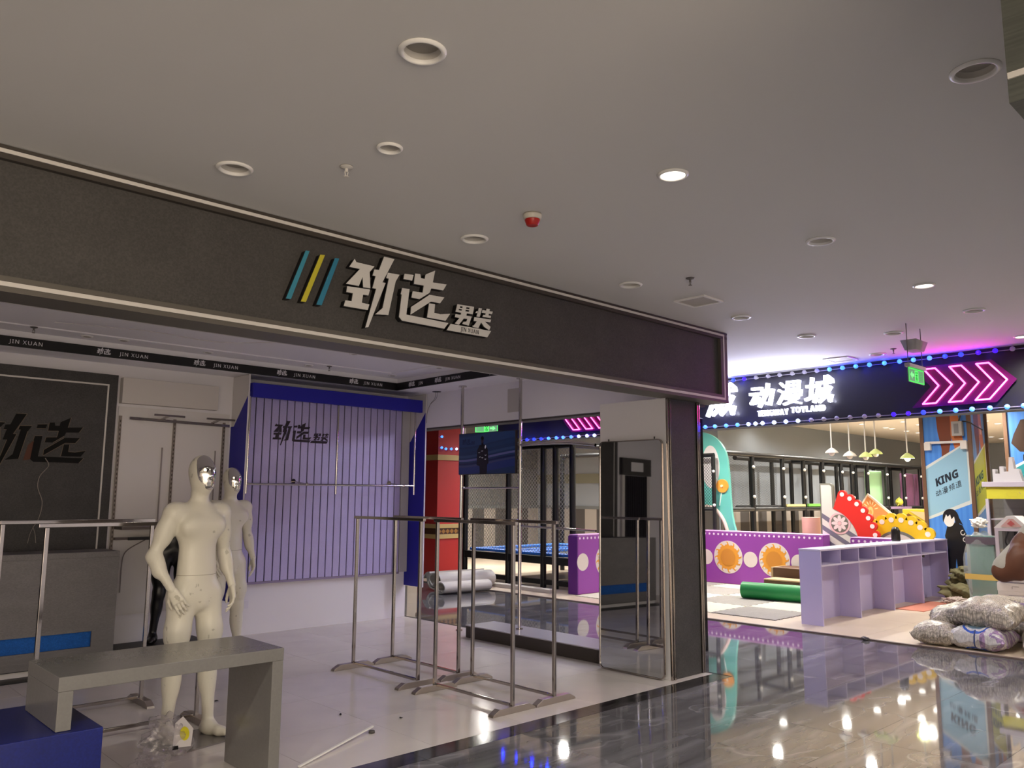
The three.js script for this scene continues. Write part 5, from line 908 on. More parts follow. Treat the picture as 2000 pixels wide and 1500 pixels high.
// ---------- pendant lamps ----------
const pendG = lathe([[0.012, 0.1], [0.03, 0.09], [0.08, 0.045], [0.1, 0.01], [0.098, 0.006], [0.077, 0.04], [0.028, 0.083], [0.01, 0.092]], 32);
[[14.15, -6.58, 2.39, 0, 'leftmost white pendant lamp under the play centre ceiling'], [14.27, -6.31, 2.33, 0, 'second white pendant lamp from the left in the play centre'], [14.37, -6.07, 2.31, 1, 'pale green pendant lamp at the centre of the row'], [14.43, -5.92, 2.36, 1, 'pale green pendant lamp next to the lit one'], [14.62, -5.46, 2.28, 2, 'lit pendant lamp with a glowing bulb beside the poster pillar']].forEach(([x, z, y, k, l]) => {
  const t = thing('pendant_lamp', l, 'pendant lamp', [x, y, z]);
  part(t, 'shade', pendG.clone().scale(1.15, 1, 1.15), S({ color: k ? 0xc8d88a : 0xd9d7d2, roughness: 0.5, side: THREE.DoubleSide })); part(t, 'stem', rod(V(0, 0.09, 0), V(0, TOYC_Y - y, 0), 0.012, 10), S({ color: 0xdedbd4, roughness: 0.4 }));
  part(t, 'bulb', new THREE.SphereGeometry(0.05, 18, 14).translate(0, 0.005, 0), k === 2 ? S({ color: 0xffffff, emissive: 0xffffd8, emissiveIntensity: 5 }) : S({ color: 0xe8e6e0, roughness: 0.4 }));
  if (k === 2) { const p = new THREE.PointLight(0xfff8d0, 2, 0, 2); p.position.set(0, -0.06, 0); p.castShadow = true; p.shadow.radius = 2.5; t.add(p); }
});
// ---------- poster pillars ----------
function poster(flavour) {
  return canvasTex(512, 2048, (c, w, h) => {
    const Y = (y) => h * (1 - y / 3.4), g = { a: ['#4f8fe0', '#8fb9cf', '#cfd6d2'], b: ['#7f9cc8', '#c9c52f', '#e2dfd0'], c: ['#4f86cf', '#2f8f98', '#d8e0d8'] }[flavour];
    c.fillStyle = g[0]; c.fillRect(0, 0, w, h); c.fillStyle = 'rgba(60,120,215,0.4)'; for (let i = 0; i < 9; i++) c.fillRect(i * 61, 0, 22 + (i % 3) * 8, h);
    if (flavour === 'c') { // dark jacket and loose trousers
      c.fillStyle = '#3c2a20'; c.beginPath(); c.moveTo(150, Y(2.95)); c.lineTo(70, Y(2.7)); c.lineTo(40, Y(2.55)); c.lineTo(120, Y(2.4)); c.lineTo(400, Y(2.35)); c.lineTo(470, Y(2.7)); c.lineTo(350, Y(2.98)); c.fill();
      c.fillStyle = '#d8d2ca'; c.beginPath(); c.ellipse(290, Y(2.45), 110, 90, 0, 0, 7); c.fill(); c.fillStyle = '#201a1c'; c.beginPath(); c.moveTo(150, Y(2.35)); c.lineTo(420, Y(2.35)); c.lineTo(400, Y(1.3)); c.lineTo(120, Y(1.3)); c.fill();
    } else { // trousers in two browns
      const L = [['#20202a', [130, 3.3, 420, 3.3, 400, 3.02, 180, 2.95, 110, 3.05]], ['#7a3f26', [160, 3.0, 335, 3.03, 325, 2.6, 285, 2.35, 250, 2.0, 190, 1.95, 205, 2.4, 170, 2.7]], ['#c8703a', [320, 3.03, 405, 3.0, 440, 2.6, 480, 2.28, 400, 2.1, 360, 2.35, 315, 2.62]], ['#e0b08c', [345, 2.82, 400, 2.8, 405, 2.66, 350, 2.66]]];
      for (const [col, p] of L) { c.fillStyle = col; c.beginPath(); for (let i = 0; i < p.length; i += 2) c[i ? 'lineTo' : 'moveTo'](p[i], Y(p[i + 1])); c.fill(); }
    }
    // slanted colour band with white edges
    const q = [[0.0, 2.06], [1, 2.48], [1, 1.56], [0.0, 1.28]];
    c.fillStyle = g[2]; c.beginPath(); q.forEach(([u, y], i) => { const d = i < 2 ? 0.055 : -0.045; c[i ? 'lineTo' : 'moveTo'](u * w, Y(y + d)); }); c.fill();
    c.fillStyle = g[1]; c.beginPath(); q.forEach(([u, y], i) => c[i ? 'lineTo' : 'moveTo'](u * w * 0.93, Y(y))); c.fill();
    if (flavour !== 'c') {
      c.save(); c.translate(w * 0.47, Y(1.92)); c.transform(0.84, -0.32, 0.1, 0.84, 0, 0); c.fillStyle = '#17202e'; c.strokeStyle = '#17202e'; c.textAlign = 'center'; c.font = 'bold 124px sans-serif'; c.fillText('KING', 0, 40); c.lineWidth = 6; c.strokeText('KING', 0, 40);
      c.strokeStyle = '#22303c'; ['dong', 'man', 'pin', 'dao'].forEach((k, i) => strokeDraw(c, k, -176 + i * 90, 82, 78, 7)); c.restore();
    }
    if (flavour === 'a') { // standing figure in loose dark clothes, generic
      c.fillStyle = '#101013'; c.beginPath(); c.moveTo(300, Y(1.2)); c.lineTo(375, Y(1.16)); c.lineTo(425, Y(0.98)); c.lineTo(430, Y(0.76)); c.lineTo(385, Y(0.72)); c.lineTo(372, Y(0.4)); c.lineTo(300, Y(0.4)); c.lineTo(288, Y(0.62)); c.lineTo(268, Y(0.4)); c.lineTo(196, Y(0.4)); c.lineTo(200, Y(0.8)); c.lineTo(178, Y(0.98)); c.lineTo(215, Y(1.16)); c.fill();
      c.fillStyle = '#e9e3de'; c.beginPath(); c.ellipse(236, Y(1.245), 60, 70, 0.1, 0, 7); c.fill();
      c.fillStyle = '#151318'; c.beginPath(); c.moveTo(168, Y(1.2)); c.quadraticCurveTo(150, Y(1.4), 250, Y(1.42)); c.quadraticCurveTo(330, Y(1.42), 345, Y(1.28)); c.lineTo(385, Y(1.16)); c.lineTo(345, Y(1.19)); c.lineTo(352, Y(1.1)); c.lineTo(305, Y(1.17)); c.lineTo(292, Y(1.3)); c.lineTo(262, Y(1.25)); c.lineTo(250, Y(1.33)); c.lineTo(222, Y(1.29)); c.lineTo(205, Y(1.33)); c.lineTo(188, Y(1.27)); c.fill();
      c.strokeStyle = '#d8d4cc'; c.lineWidth = 9; c.beginPath(); c.arc(375, Y(1.04), 22, 0, 5); c.stroke(); c.beginPath(); c.arc(392, Y(0.93), 18, 1, 6); c.stroke();
      c.strokeStyle = '#101013'; c.lineWidth = 14; c.beginPath(); c.moveTo(420, Y(0.85)); c.quadraticCurveTo(480, Y(0.7), 420, Y(0.5)); c.stroke();
      c.fillStyle = '#e8e4e0'; c.fillRect(170, Y(0.4), 105, 30); c.fillRect(285, Y(0.4), 110, 30); c.fillStyle = '#18181c'; c.fillRect(190, Y(0.41), 55, 16); c.fillRect(305, Y(0.41), 55, 16);
    }
  });
}
{
  const brown = S({ color: 0x6a4c36, roughness: 0.5 }), white = flat(0xdcd8d2, 0.4);
  const t = thing('poster_pillar', 'square pillar wrapped in blue and yellow posters lettered with a channel name', 'pillar', [14.9, 0.012, -4.78]);
  partW(t, 'core', span(14.51, 15.3, 0.013, TOYC_Y, -5.145, -4.436), flat(0xb8b2aa));
  const a = new THREE.PlaneGeometry(0.71, 3.4).rotateY(-Math.PI / 2).translate(14.503, 1.713, -4.79); partW(t, 'left_poster', a, S({ map: poster('a'), roughness: 0.4 }));
  const b = new THREE.PlaneGeometry(0.79, 3.4).translate(14.9, 1.713, -4.43); partW(t, 'right_poster', b, S({ map: poster('b'), roughness: 0.4 }));
  for (const [x, z] of [[14.5, -5.16], [14.49, -4.42], [15.31, -4.42]]) partW(t, 'corner_trim', span(x - 0.02, x + 0.03, 0.013, TOYC_Y, z - 0.03, z + 0.03, 0.004), brown);
  partW(t, 'white_rail', span(14.44, 14.47, 2.505, 2.545, -5.1, -4.46), white);
  for (const z of [-5.06, -4.5]) partW(t, 'rail_box', span(14.42, 14.5, 2.4, 2.53, z - 0.05, z + 0.05, 0.006), white);
  const e = partW(t, 'meter_box', span(14.4, 14.5, 2.62, 2.86, -4.66, -4.5, 0.008), flat(0xa9a7a4)); partW(e, 'meter_face', span(14.395, 14.401, 2.66, 2.82, -4.62, -4.55), flat(0x7d7c7c));
  partW(t, 'cable', [tube([V(14.44, 2.86, -4.55), V(14.43, 2.95, -4.52), V(14.45, 3.3, -4.5)], 0.012, 20, 6), tube([V(14.45, 2.86, -4.5), V(14.42, 2.84, -4.4), V(14.6, 2.8, -4.38), V(15.0, 2.74, -4.37)], 0.01, 24, 6)], flat(0x3a3634));
  const u = thing('poster_pillar', 'second poster pillar with a figure in a brown jacket at the right edge', 'pillar', [16.4, 0.012, -3.9]);
  partW(u, 'core', span(16.01, 16.8, 0.013, TOYC_Y, -4.29, -3.5), flat(0xb8b2aa)); partW(u, 'left_poster', new THREE.PlaneGeometry(0.78, 3.4).rotateY(-Math.PI / 2).translate(16.003, 1.713, -3.9), S({ map: poster('c'), roughness: 0.4 }));
  partW(u, 'corner_trim', span(15.98, 16.03, 0.013, TOYC_Y, -4.33, -4.27, 0.004), brown);
}
// ---------- game machines, wrapped panel, heap ----------
const lilac = flat(0xc3bac8, 0.4), wht = flat(0xd9d6da, 0.4), glassM = PH({ color: 0xffffff, transmission: 1, thickness: 0, roughness: 0.03 });
{
  const t = thing('claw_machine', 'white twin gabled toy claw machine on a white cabinet at the right edge', 'game machine', [13.2, 0.012, -3.35]);
  const unit = (z0, z1) => {
    const m = (z0 + z1) / 2, P = (g) => g.rotateY(-Math.PI / 2).translate(13.0, 0, 0);
    partW(t, 'roof', P(ext(shapeOf([z0 - 0.01, 1.19, z1 + 0.01, 1.19, m + 0.05, 1.36, m - 0.05, 1.36]), 0.4)).translate(0.4, 0, 0), wht);
    partW(t, 'gable_print', [P(ext(shapeOf([z0 + 0.08, 1.21, z1 - 0.08, 1.21, m + 0.03, 1.32, m - 0.03, 1.32]), 0.003)).translate(-0.003, 0, 0)], flat(0xc9a3a2));
    partW(t, 'gable_emblem', [P(ext(shapeOf([m - 0.05, 1.25, m, 1.3, m + 0.05, 1.25, m, 1.22]), 0.003)).translate(-0.007, 0, 0)], flat(0xb4595c));
    partW(t, 'window_frame', [span(13.0, 13.03, 0.7, 1.19, z0, z0 + 0.045), span(13.0, 13.03, 0.7, 1.19, z1 - 0.045, z1), span(13.0, 13.03, 1.15, 1.19, z0 + 0.045, z1 - 0.045), span(13.0, 13.03, 0.7, 0.75, z0 + 0.045, z1 - 0.045)], lilac);
    partW(t, 'inside', span(13.3, 13.39, 0.7, 1.19, z0 + 0.01, z1 - 0.01), flat(0x4a4a48)); partW(t, 'window_pane', span(13.01, 13.014, 0.751, 1.149, z0 + 0.046, z1 - 0.046), glassM);
    partW(t, 'claw', [tube([V(13.16, 1.14, m - 0.09), V(13.15, 1.0, m - 0.13), V(13.15, 0.93, m - 0.1), V(13.15, 0.9, m - 0.06), V(13.15, 0.98, m - 0.05)], 0.013, 24, 6), tube([V(13.16, 1.14, m + 0.06), V(13.15, 1.02, m + 0.1), V(13.15, 0.94, m + 0.08), V(13.15, 0.9, m + 0.03), V(13.15, 0.99, m + 0.01)], 0.013, 24, 6), rod(V(13.16, 1.18, m), V(13.16, 1.05, m), 0.02), rod(V(13.16, 1.0, m + 0.02), V(13.16, 0.78, m + 0.02), 0.008)], tubeBlack);
    partW(t, 'control_ledge', span(12.9, 13.02, 0.57, 0.64, z0 - 0.02, z1 + 0.02, 0.006), wht); partW(t, 'joystick', [rod(V(12.95, 0.64, z0 + 0.08), V(12.95, 0.69, z0 + 0.08), 0.008), new THREE.SphereGeometry(0.034, 16, 12).translate(12.95, 0.715, z0 + 0.08)], flat(0xe8e2e2, 0.3));
    partW(t, 'lower_panel', span(13.0, 13.4, 0.44, 0.7, z0, z1), lilac); partW(t, 'prize_door', span(12.992, 13.0, 0.46, 0.56, z0 + 0.03, z0 + 0.15), flat(0x3a3038)); partW(t, 'coin_plate', span(12.993, 13.0, 0.45, 0.56, z0 + 0.18, z1 - 0.04), wht);
    partW(t, 'coin_slot', new THREE.CylinderGeometry(0.014, 0.014, 0.01, 14).rotateZ(Math.PI / 2).translate(12.99, 0.51, z0 + 0.27), flat(0x555058));
  };
  unit(-3.73, -3.3); unit(-3.28, -2.85);
  partW(t, 'cabinet', [span(12.98, 13.42, 0.014, 0.33, -3.74, -2.84, 0.008)], wht); partW(t, 'cabinet_slope', faceX(12.98)(ext(shapeOf([-3.74, 0.33, -2.84, 0.33, -2.84, 0.435, -3.74, 0.435]), 0.02)), wht);
  partW(t, 'cabinet_fill', span(12.99, 13.42, 0.331, 0.44, -3.74, -2.84), wht); partW(t, 'door_outline', [span(12.976, 12.98, 0.27, 0.275, -3.6, -3.35), span(12.976, 12.98, 0.05, 0.27, -3.605, -3.6)], flat(0x8d8990));
  partW(t, 'door_print', [span(12.955, 12.9595, 0.39, 0.395, -3.55, -3.47), span(12.955, 12.9595, 0.36, 0.39, -3.555, -3.55), span(12.955, 12.9595, 0.37, 0.39, -3.4, -3.395), span(12.955, 12.9595, 0.385, 0.39, -3.4, -3.33)], flat(0x7d7a80));
  const b = thing('prize_cabinet', 'large prize cabinet with a lilac top slab and a yellow header behind the claw machine', 'game machine', [14.6, 0.012, -3.6]);
  partW(b, 'top_slab', span(14.0, 14.9, 1.78, 1.86, -4.15, -2.6, 0.008), lilac); partW(b, 'header', span(14.04, 14.06, 1.6, 1.78, -4.1, -2.65), flat(0xcfc736));
  partW(b, 'header_print', [-3.75, -3.45, -3.15].map((z) => { const s = new THREE.Shape(); s.absarc(0, 0, 0.09, 0, 7); const h = new THREE.Path(); h.absarc(0, 0, 0.06, 0, 7, true); s.holes.push(h); return faceX(14.04)(ext(s, 0.003).scale(1.3, 0.6, 1).translate(z, 1.67, 0), 0.003); }), flat(0xb98a92));
  for (const z of [-4.1, -3.4, -2.66]) partW(b, 'post', span(14.03, 14.07, 0.1, 1.6, z - 0.02, z + 0.02), lilac); partW(b, 'back_board', span(14.85, 14.88, 0.1, 1.78, -4.1, -2.65), flat(0x8f8d8c)); partW(b, 'glass_shelf', span(14.07, 14.85, 1.28, 1.3, -4.08, -2.68), lilac);
  partW(b, 'window_pane', span(14.044, 14.048, 0.1, 1.6, -4.08, -2.68), glassM); partW(b, 'base', span(14.02, 14.9, 0.013, 0.1, -4.12, -2.62), lilac);
  partW(b, 'wheel_toy', [tube([V(14.3, 1.1, -3.6), V(14.3, 1.28, -3.55), V(14.3, 1.3, -3.45), V(14.3, 1.1, -3.4), V(14.3, 0.95, -3.5), V(14.3, 1.1, -3.6)], 0.025, 30, 8)], tubeBlack);
  for (const [z, k, l] of [[-3.85, 1, 'left'], [-3.1, 0.85, 'right']]) { const c = thing('paper_castle', l + ' white cut out castle model standing on the lilac slab', 'model', [14.3, 1.8605, z]); const pts = [-0.2, 0, -0.2, 0.2, -0.16, 0.2, -0.16, 0.13, -0.1, 0.13, -0.1, 0.24, -0.04, 0.24, -0.04, 0.16, 0.02, 0.16, 0.04, 0.38, 0.08, 0.38, 0.1, 0.2, 0.16, 0.2, 0.2, 0.0].map((v) => v * k); for (const d of [-0.06, 0.0, 0.06]) part(c, 'panel', ext(shapeOf(pts), 0.012).rotateY(-Math.PI / 2).translate(d, 0, 0), wht); }
}
{
  const t = thing('wrapped_panel', 'teal panel wrapped in clear film with yellow tape beside the poster figure', 'wrapped panel', [13.5, 0.013, -4.05]);
  partW(t, 'teal_panel', span(13.42, 13.46, 0.03, 1.05, -4.2, -3.88), flat(0x6f9d93, 0.5)); partW(t, 'pale_panel', span(13.47, 13.52, 0.016, 1.06, -4.26, -3.83), flat(0xaeb5b2, 0.5));
  const f = crumple(0.09, 0.58, 0.26, 0.16, 401).translate(13.46, 0.585, -4.05); partW(t, 'film', f, PH({ color: 0xe8ecec, transmission: 0.85, thickness: 0, roughness: 0.15, side: THREE.DoubleSide }));
  partW(t, 'yellow_tape', span(13.355, 13.36, 0.42, 0.5, -4.27, -3.82), flat(0xc9ab5c)); partW(t, 'dark_edge', span(13.405, 13.41, 0.93, 1.04, -4.25, -3.83), flat(0x574c58));
  solo('crumpled_sheet', 'crumpled white sheet lying on top of the wrapped panel', 'sheet', [crumple(0.1, 0.1, 0.14, 0.5, 411).translate(13.48, 1.24, -4.08)], flat(0xd9d5cf), [13.48, 1.16, -4.08]);
  const h = thing('canvas_heap', 'heap of folded olive green canvas on the floor under the poster figure', 'canvas', [13.95, 0.013, -4.5]);
  part(h, 'lower_fold', crumple(0.3, 0.2, 0.34, 0.55, 421).translate(0, 0.185, 0), flat(0x77704e, 0.8)); part(h, 'upper_fold', crumple(0.24, 0.15, 0.24, 0.55, 431).translate(0.03, 0.42, 0.03), flat(0x6d6747, 0.8));
  solo('salmon_mat', 'flat salmon pink mat on the floor by the last bay of the cubby shelf', 'mat', [span(12.3, 13.6, 0.0125, 0.02, -4.9, -4.5)], flat(0xc47d68, 0.7), [13, 0.0125, -4.7]);
  solo('crumpled_film', 'crumpled pale pink plastic film on the floor in front of the olive canvas', 'film', [crumple(0.28, 0.07, 0.2, 0.8, 441).translate(13.35, 0.085, -4.45)], flat(0xcfbdb4, 0.5), [13.35, 0.02, -4.45]);
  solo('crumpled_film', 'crumpled cream plastic film on the floor behind the pebble bags', 'film', [crumple(0.2, 0.06, 0.26, 0.8, 451).translate(12.2, 0.072, -3.95)], flat(0xc9bfa8, 0.5), [12.2, 0.02, -3.95]);
}
// ---------- bags of pebbles at the play centre edge ----------
function bagTex(s, mode) {
  return dataTex(512, 512, (u, v) => {
    const cell = 46, cu = u * cell, cv = v * cell; let best = 9, id = 0;
    for (let i = -1; i < 2; i++) for (let j = -1; j < 2; j++) { const X = Math.floor(cu) + i, Y = Math.floor(cv) + j, m = (a) => ((a % cell) + cell) % cell, d = Math.hypot(cu - X - 0.2 - 0.6 * H2(m(X), m(Y), s), cv - Y - 0.2 - 0.6 * H2(m(Y), m(X), s + 1)); if (d < best) { best = d; id = H2(m(X), m(Y), s + 2); } }
    const k = 238 - best * 130, tone = 0.82 + id * 0.22, clump = fbm(u * 5, v * 5, 5, 5, s + 3, 3); let c = [k * tone, k * tone * 0.945, k * tone * 0.86];
    if (mode === 'grey' && clump < 0.52) c = c.map((q) => q * (0.62 + 0.25 * id));
    if (mode === 'print' && u > 0.55 && fbm(u * 22, v * 22, 22, 22, s + 7, 3) > 0.52) c = [110 + id * 60, 100 + id * 30, 128 + id * 50];
    if (mode === 'ring') { const R = Math.hypot((u - 0.36) * 0.5, (v - 0.48) * 0.86); c = c.map((q) => q * 0.4 + 132); if (v > 0.56 && R > 0.15 && fbm(u * 22, v * 22, 22, 22, s + 7, 3) > 0.47) c = [128 + id * 50, 112 + id * 30, 140 + id * 40]; if (R > 0.128 && R < 0.152) c = [34, 82, 178]; else if (R < 0.1 && R > 0.03) c = [120, 150, 168]; if (Math.abs(v - 0.5) < 0.008 && u < 0.12) c = [40, 60, 110]; if (v < 0.36 && v > 0.24 && u > 0.2 && u < 0.4 && vn(u * 60, v * 60, 64, 64, 77) > 0.6) c = [70, 80, 90]; }
    return c.map((q) => Math.min(240, q));
  });
}
const bagMats = ['', 'grey', 'print', 'ring'].map((m, i) => PH({ map: bagTex(501 + i * 11, m), roughness: 0.42, clearcoat: 0.3, clearcoatRoughness: 0.25 }));
function bag(label, at, [a, h, b], turn, [tilt, lean], mi, s, extra) {        // a pillow: half length, half height, half width
  const n = 34, P = [], I = [], U = [];
  for (const side of [1, -1]) for (let j = 0; j <= n; j++) for (let i = 0; i <= n; i++) {
    const u = i / n * 2 - 1, v = j / n * 2 - 1, e = Math.pow(Math.max(0, (1 - Math.pow(Math.abs(u), 3.2)) * (1 - Math.pow(Math.abs(v), 3.2))), 0.5);
    const pinch = 1 - 0.08 * (1 - u * u) * Math.abs(v) - 0.02 * vn(u * 3 + 9, v * 3 + 9, 64, 64, s), lump = 1 + 0.28 * (fbm(u * 2 + 7, v * 2 + 7, 64, 64, s, 3) - 0.5) + 0.12 * (vn(u * 9 + 20, v * 9 + 20, 64, 64, s + 3) - 0.5) * Math.abs(u);
    P.push(u * a * (1 - 0.05 * (1 - v * v) * Math.abs(u)), side * h * e * lump * (side < 0 ? 0.75 : 1) + (1 - e) * 0.012 * (vn(u * 8 + 5, v * 8 + 5, 64, 64, s + 1) - 0.5) * 6, v * b * pinch); U.push(u * 0.5 + 0.5 + (mi === 3 ? 0 : s * 0.13), v * 0.35 + 0.5 + (mi === 3 ? 0 : s * 0.29));
  }
  const N = (n + 1) * (n + 1);
  for (let k = 0; k < 2; k++) for (let j = 0; j < n; j++) for (let i = 0; i < n; i++) { const q = k * N + j * (n + 1) + i; k ? I.push(q, q + 1, q + n + 2, q, q + n + 2, q + n + 1) : I.push(q, q + n + 2, q + 1, q, q + n + 1, q + n + 2); }
  const g = new THREE.BufferGeometry(); g.setAttribute('position', new THREE.Float32BufferAttribute(P, 3)); g.setAttribute('uv', new THREE.Float32BufferAttribute(U, 2)); g.setIndex(I); g.computeVertexNormals();
  const t = thing('pebble_bag', label, 'bag', at, turn); const m = part(t, 'sack', g, bagMats[mi]); m.rotation.z = tilt; m.rotation.x = lean; if (extra) extra(t); return t;
}
bag('cream pebble bag at the lower left of the pile, its seam toward the corridor', [9.74, 0.118, -3.44], [0.22, 0.14, 0.225], 0.1, [0.03, 0], 0, 2);
bag('grey cream pebble bag lying aslant on the two lower left bags', [10.0, 0.285, -3.36], [0.22, 0.13, 0.24], 0.3, [0.1, -0.28], 1, 3);
bag('pebble bag mostly hidden at the far left of the pile', [10.22, 0.118, -3.5], [0.2, 0.13, 0.2], 0.4, [0, 0], 0, 4);
bag('large tan pebble bag on top of the pile', [9.86, 0.365, -2.93], [0.25, 0.165, 0.31], -0.05, [0.16, 0.05], 0, 5);
bag('white printed pebble bag with a blue ring under the large tan bag', [9.78, 0.125, -2.99], [0.25, 0.14, 0.3], -0.08, [0.05, 0], 3, 6);
bag('long printed pebble bag lying behind the large tan bag', [10.4, 0.4, -2.88], [0.22, 0.12, 0.4], 0.0, [0, 0], 2, 7);
bag('pebble bag supporting the long printed bag at the back', [10.38, 0.15, -2.9], [0.24, 0.15, 0.38], 0.05, [0, 0], 1, 8);
bag('crumpled pebble bag standing at the back below the claw machine', [10.9, 0.2, -3.1], [0.22, 0.16, 0.2], 0.4, [0.3, 0.2], 2, 9);
bag('printed pebble bag at the right edge beside the large tan bag', [9.98, 0.36, -2.38], [0.22, 0.14, 0.2], 0.2, [0, 0.1], 2, 10);
bag('small yellowish pebble bag at the lower right end of the pile', [9.86, 0.118, -2.46], [0.22, 0.14, 0.19], 0.3, [0.05, 0], 0, 11);
solo('wipe', 'small grey lump of wet rag on the play centre floor edge', 'rag', [crumple(0.035, 0.022, 0.05, 0.5, 461).translate(9.43, 0.022, -4.1)], flat(0x6f6a6c), [9.43, 0.001, -4.1]);

// ---------- person at the right edge ----------
{
  const t = thing('person', 'person in a pale shirt at the right edge with one bare forearm bent', 'person', [4.125, 0, -0.815], -1.45);
  // local: faces +z, own right arm at -x; the raised right elbow shows in the picture
  const Rp = { s: [-0.185, 1.42, -0.02], e: [-0.325, 1.275, 0.07], w: [-0.09, 1.42, 0.14] }, Lp = { s: [0.185, 1.42, -0.02], e: [0.25, 1.15, 0.0], w: [0.14, 1.2, 0.22] };
  const hp = [ell([0, 1.645, 0.0], [0.072, 0.098, 0.09]), ell([0, 1.6, 0.035], [0.055, 0.075, 0.058]), { ...cap([0, 1.65, 0.09], [0, 1.615, 0.107], 0.008, 0.012), k: 0.015 }, { ...cap([-0.02, 1.575, 0.085], [0.02, 1.575, 0.085], 0.008), k: 0.012 }, { ...ell([-0.074, 1.63, 0], [0.012, 0.03, 0.018]), k: 0.01 }, { ...ell([0.074, 1.63, 0], [0.012, 0.03, 0.018]), k: 0.01 }];
  const tr = trunk().map((p) => p.t ? { ...p, c: [p.c[0], p.c[1] * 0.955, p.c[2]], r: p.r } : { ...p, a: [p.a[0], p.a[1] * 0.955, p.a[2]], b: [p.b[0], p.b[1] * 0.955, p.b[2]] });
  const lg = [...legPrims(-0.09, [-0.1, 0.48, 0.02], [-0.11, 0.09, -0.03], [-0.13, 0.03, 0.13]), ...legPrims(0.09, [0.1, 0.48, 0.02], [0.11, 0.09, -0.03], [0.13, 0.03, 0.13])].map((p) => p.t || p.a[1] !== 0.9 ? p : { ...p, a: [p.a[0], 0.86, 0] });
  const arms = [...armPrims(Rp.s, Rp.e, Rp.w), ...armPrims(Lp.s, Lp.e, Lp.w)], all = [...tr, ...hp, ...arms, ...lg];
  const hr = handPrims(Rp.w, [0.5, 0.55, 0.6], [0.6, -0.5, -0.3], 1, 0.7), hl = handPrims(Lp.w, [-0.4, 0.35, 0.8], [-0.3, 0.5, -0.5], -1, 0.7);
  part(t, 'body', mergeGeometries([skin3(all, 0.04, 0.012), skin3(hr, 0.008, 0.0038), skin3(hl, 0.008, 0.0038)]), M.skin);
  const puff = (l, d) => l.map((p) => p.t ? { ...p, r: p.r.map((v) => v + d) } : { ...p, r: p.r + d, s: p.s + d });
  const sl = (A) => [{ ...cap(A.s, A.s.map((v, i) => v * 0.12 + A.e[i] * 0.88), 0.068, 0.06), k: 0.05 }, { ...ell(A.s, [0.075, 0.072, 0.07]), k: 0.05 }];
  const shirtP = [...puff(tr.slice(1, 8), 0.014), ...sl(Rp), ...sl(Lp)], sf = field(shirtP, 0.06), [lo, hi] = bounds(shirtP);
  const neck = field([cap([0, 1.44, 0.0], [0, 1.6, 0.01], 0.066)], 0.01);
  part(t, 'shirt', nets((x, y, z) => Math.max(sf(x, y, z) + 0.004 * Math.sin(y * 34 + x * 9) * Math.sin(x * 23 + z * 17), 0.84 - y, -neck(x, y, z)), lo, hi, 0.012), S({ color: 0xb9b4ae, roughness: 0.85 }));
  const trouP = puff(lg, 0.016), hips = puff(tr.slice(6, 10), 0.012), tf = field([...hips, ...trouP], 0.04), [l2, h2] = bounds([...hips, ...trouP]);
  part(t, 'trousers', nets((x, y, z) => Math.max(tf(x, y, z), y - 0.93, 0.07 - y), l2, h2, 0.013), S({ color: 0x2b2d36, roughness: 0.85 }));
  const hairF = field([ell([0, 1.668, -0.014], [0.082, 0.098, 0.098])], 0.02);
  part(t, 'hair', nets((x, y, z) => Math.max(hairF(x, y, z), 1.63 + z * 0.55 - y + (z < -0.03 ? -0.1 : 0)), [-0.11, 1.5, -0.14], [0.11, 1.8, 0.13], 0.008), S({ color: 0x15110f, roughness: 0.7 }));
  for (const s of [-1, 1]) part(t, 'eye', new THREE.SphereGeometry(0.009, 12, 10).translate(s * 0.028, 1.648, 0.083), S({ color: 0x1a120f, roughness: 0.3 }));
  for (const s of [-1, 1]) part(t, 'shoe', skin3([cap([s * 0.115, 0.045, -0.055], [s * 0.135, 0.038, 0.13], 0.047, 0.04)], 0.01, 0.012), flat(0x24211f, 0.6));
}
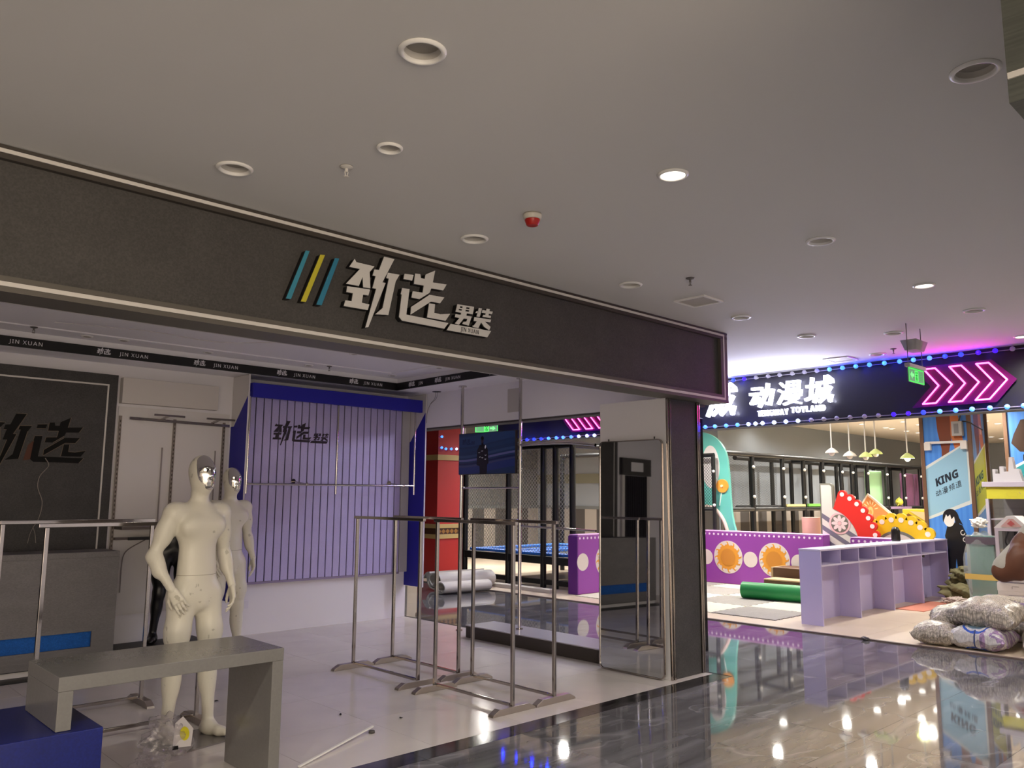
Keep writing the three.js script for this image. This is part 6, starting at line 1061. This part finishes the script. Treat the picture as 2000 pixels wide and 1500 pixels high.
// ---------- shops on the near side of the corridor ----------
{
  const t = thing('neighbour_fascia', 'dark grey fascia corner with a white strip at the upper right edge', 'fascia', [2.2, 2.49, 1]);
  partW(t, 'box', span(2.046, 2.4, 2.49, CEIL - 0.002, -0.49, 8.9), S({ map: speckle(221, 84, 20, 0.97, 1, 0.93), roughness: 0.55 })); partW(t, 'white_strip', span(2.041, 2.0465, 2.547, 2.562, -0.488, 8.9), M.strip);
  const n = thing('opposite_fascia', 'long grey fascia over the shop opposite, outside the picture', 'fascia', [6, 2.49, -0.35]); partW(n, 'front_box', span(2.405, 9.44, 2.49, CEIL - 0.002, -0.49, -0.2), M.fascia); partW(n, 'front_strip', span(2.405, 9.44, 2.547, 2.562, -0.495, -0.49), M.strip);
  struct('wall_neighbour', [span(2.42, 9.44, 0, 2.49, 3.4, 3.6), span(9.3, 9.44, 0, 2.49, -0.2, 3.4), span(2.1, 2.3, 0, 2.49, 0.4, 8.9)], M.wall); struct('ceiling_neighbour', [span(2.42, 9.44, 2.9, 2.95, -0.2, 3.6)], M.ceiling);
  for (const [x, w] of [[3.6, 'left'], [5.4, 'middle'], [7.2, 'right']]) downlight(x, 2.9, 1.2, 0.085, true, w + ' unseen lit downlight inside the shop opposite, placed to light the corridor', 'unseen downlights of the shop opposite', LV.shopOpp, WARM, litLens, true);  // lamps out of view, placed to light the corridor and the menswear front
}
{ // unseen glowing shop front, placed to light the ceiling, fascia and mannequins
  const t = thing('unseen_shop_front', 'unseen warm glowing shop front behind the photographer, placed to light ceiling and shop', 'shop front', [-2.9, 0, 5.1]);
  partW(t, 'glowing_pane', Array.from({ length: 7 }, (_, i) => span(-7.9 + i * 1.4, -6.56 + i * 1.4, 0.12, 2.95, 5.1, 5.12)), S({ color: 0xffffff, emissive: 0xffe2b8, emissiveIntensity: LV.front * 0.3 }));
  partW(t, 'mullion', Array.from({ length: 8 }, (_, i) => span(-7.97 + i * 1.4, -7.91 + i * 1.4, 0, 3.1, 5.05, 5.15)), M.fasciaFrame); partW(t, 'frame', [span(-8, 1.95, 0, 0.12, 5.05, 5.15), span(-8, 1.95, 2.95, CEIL - 0.001, 5.05, 5.15)], M.fasciaFrame);
  const a = new THREE.RectAreaLight(0xffedd6, LV.front, 9.7, 2.8); a.position.set(0, 1.53, -0.06); t.add(a);
}
renderer.render(scene, camera);
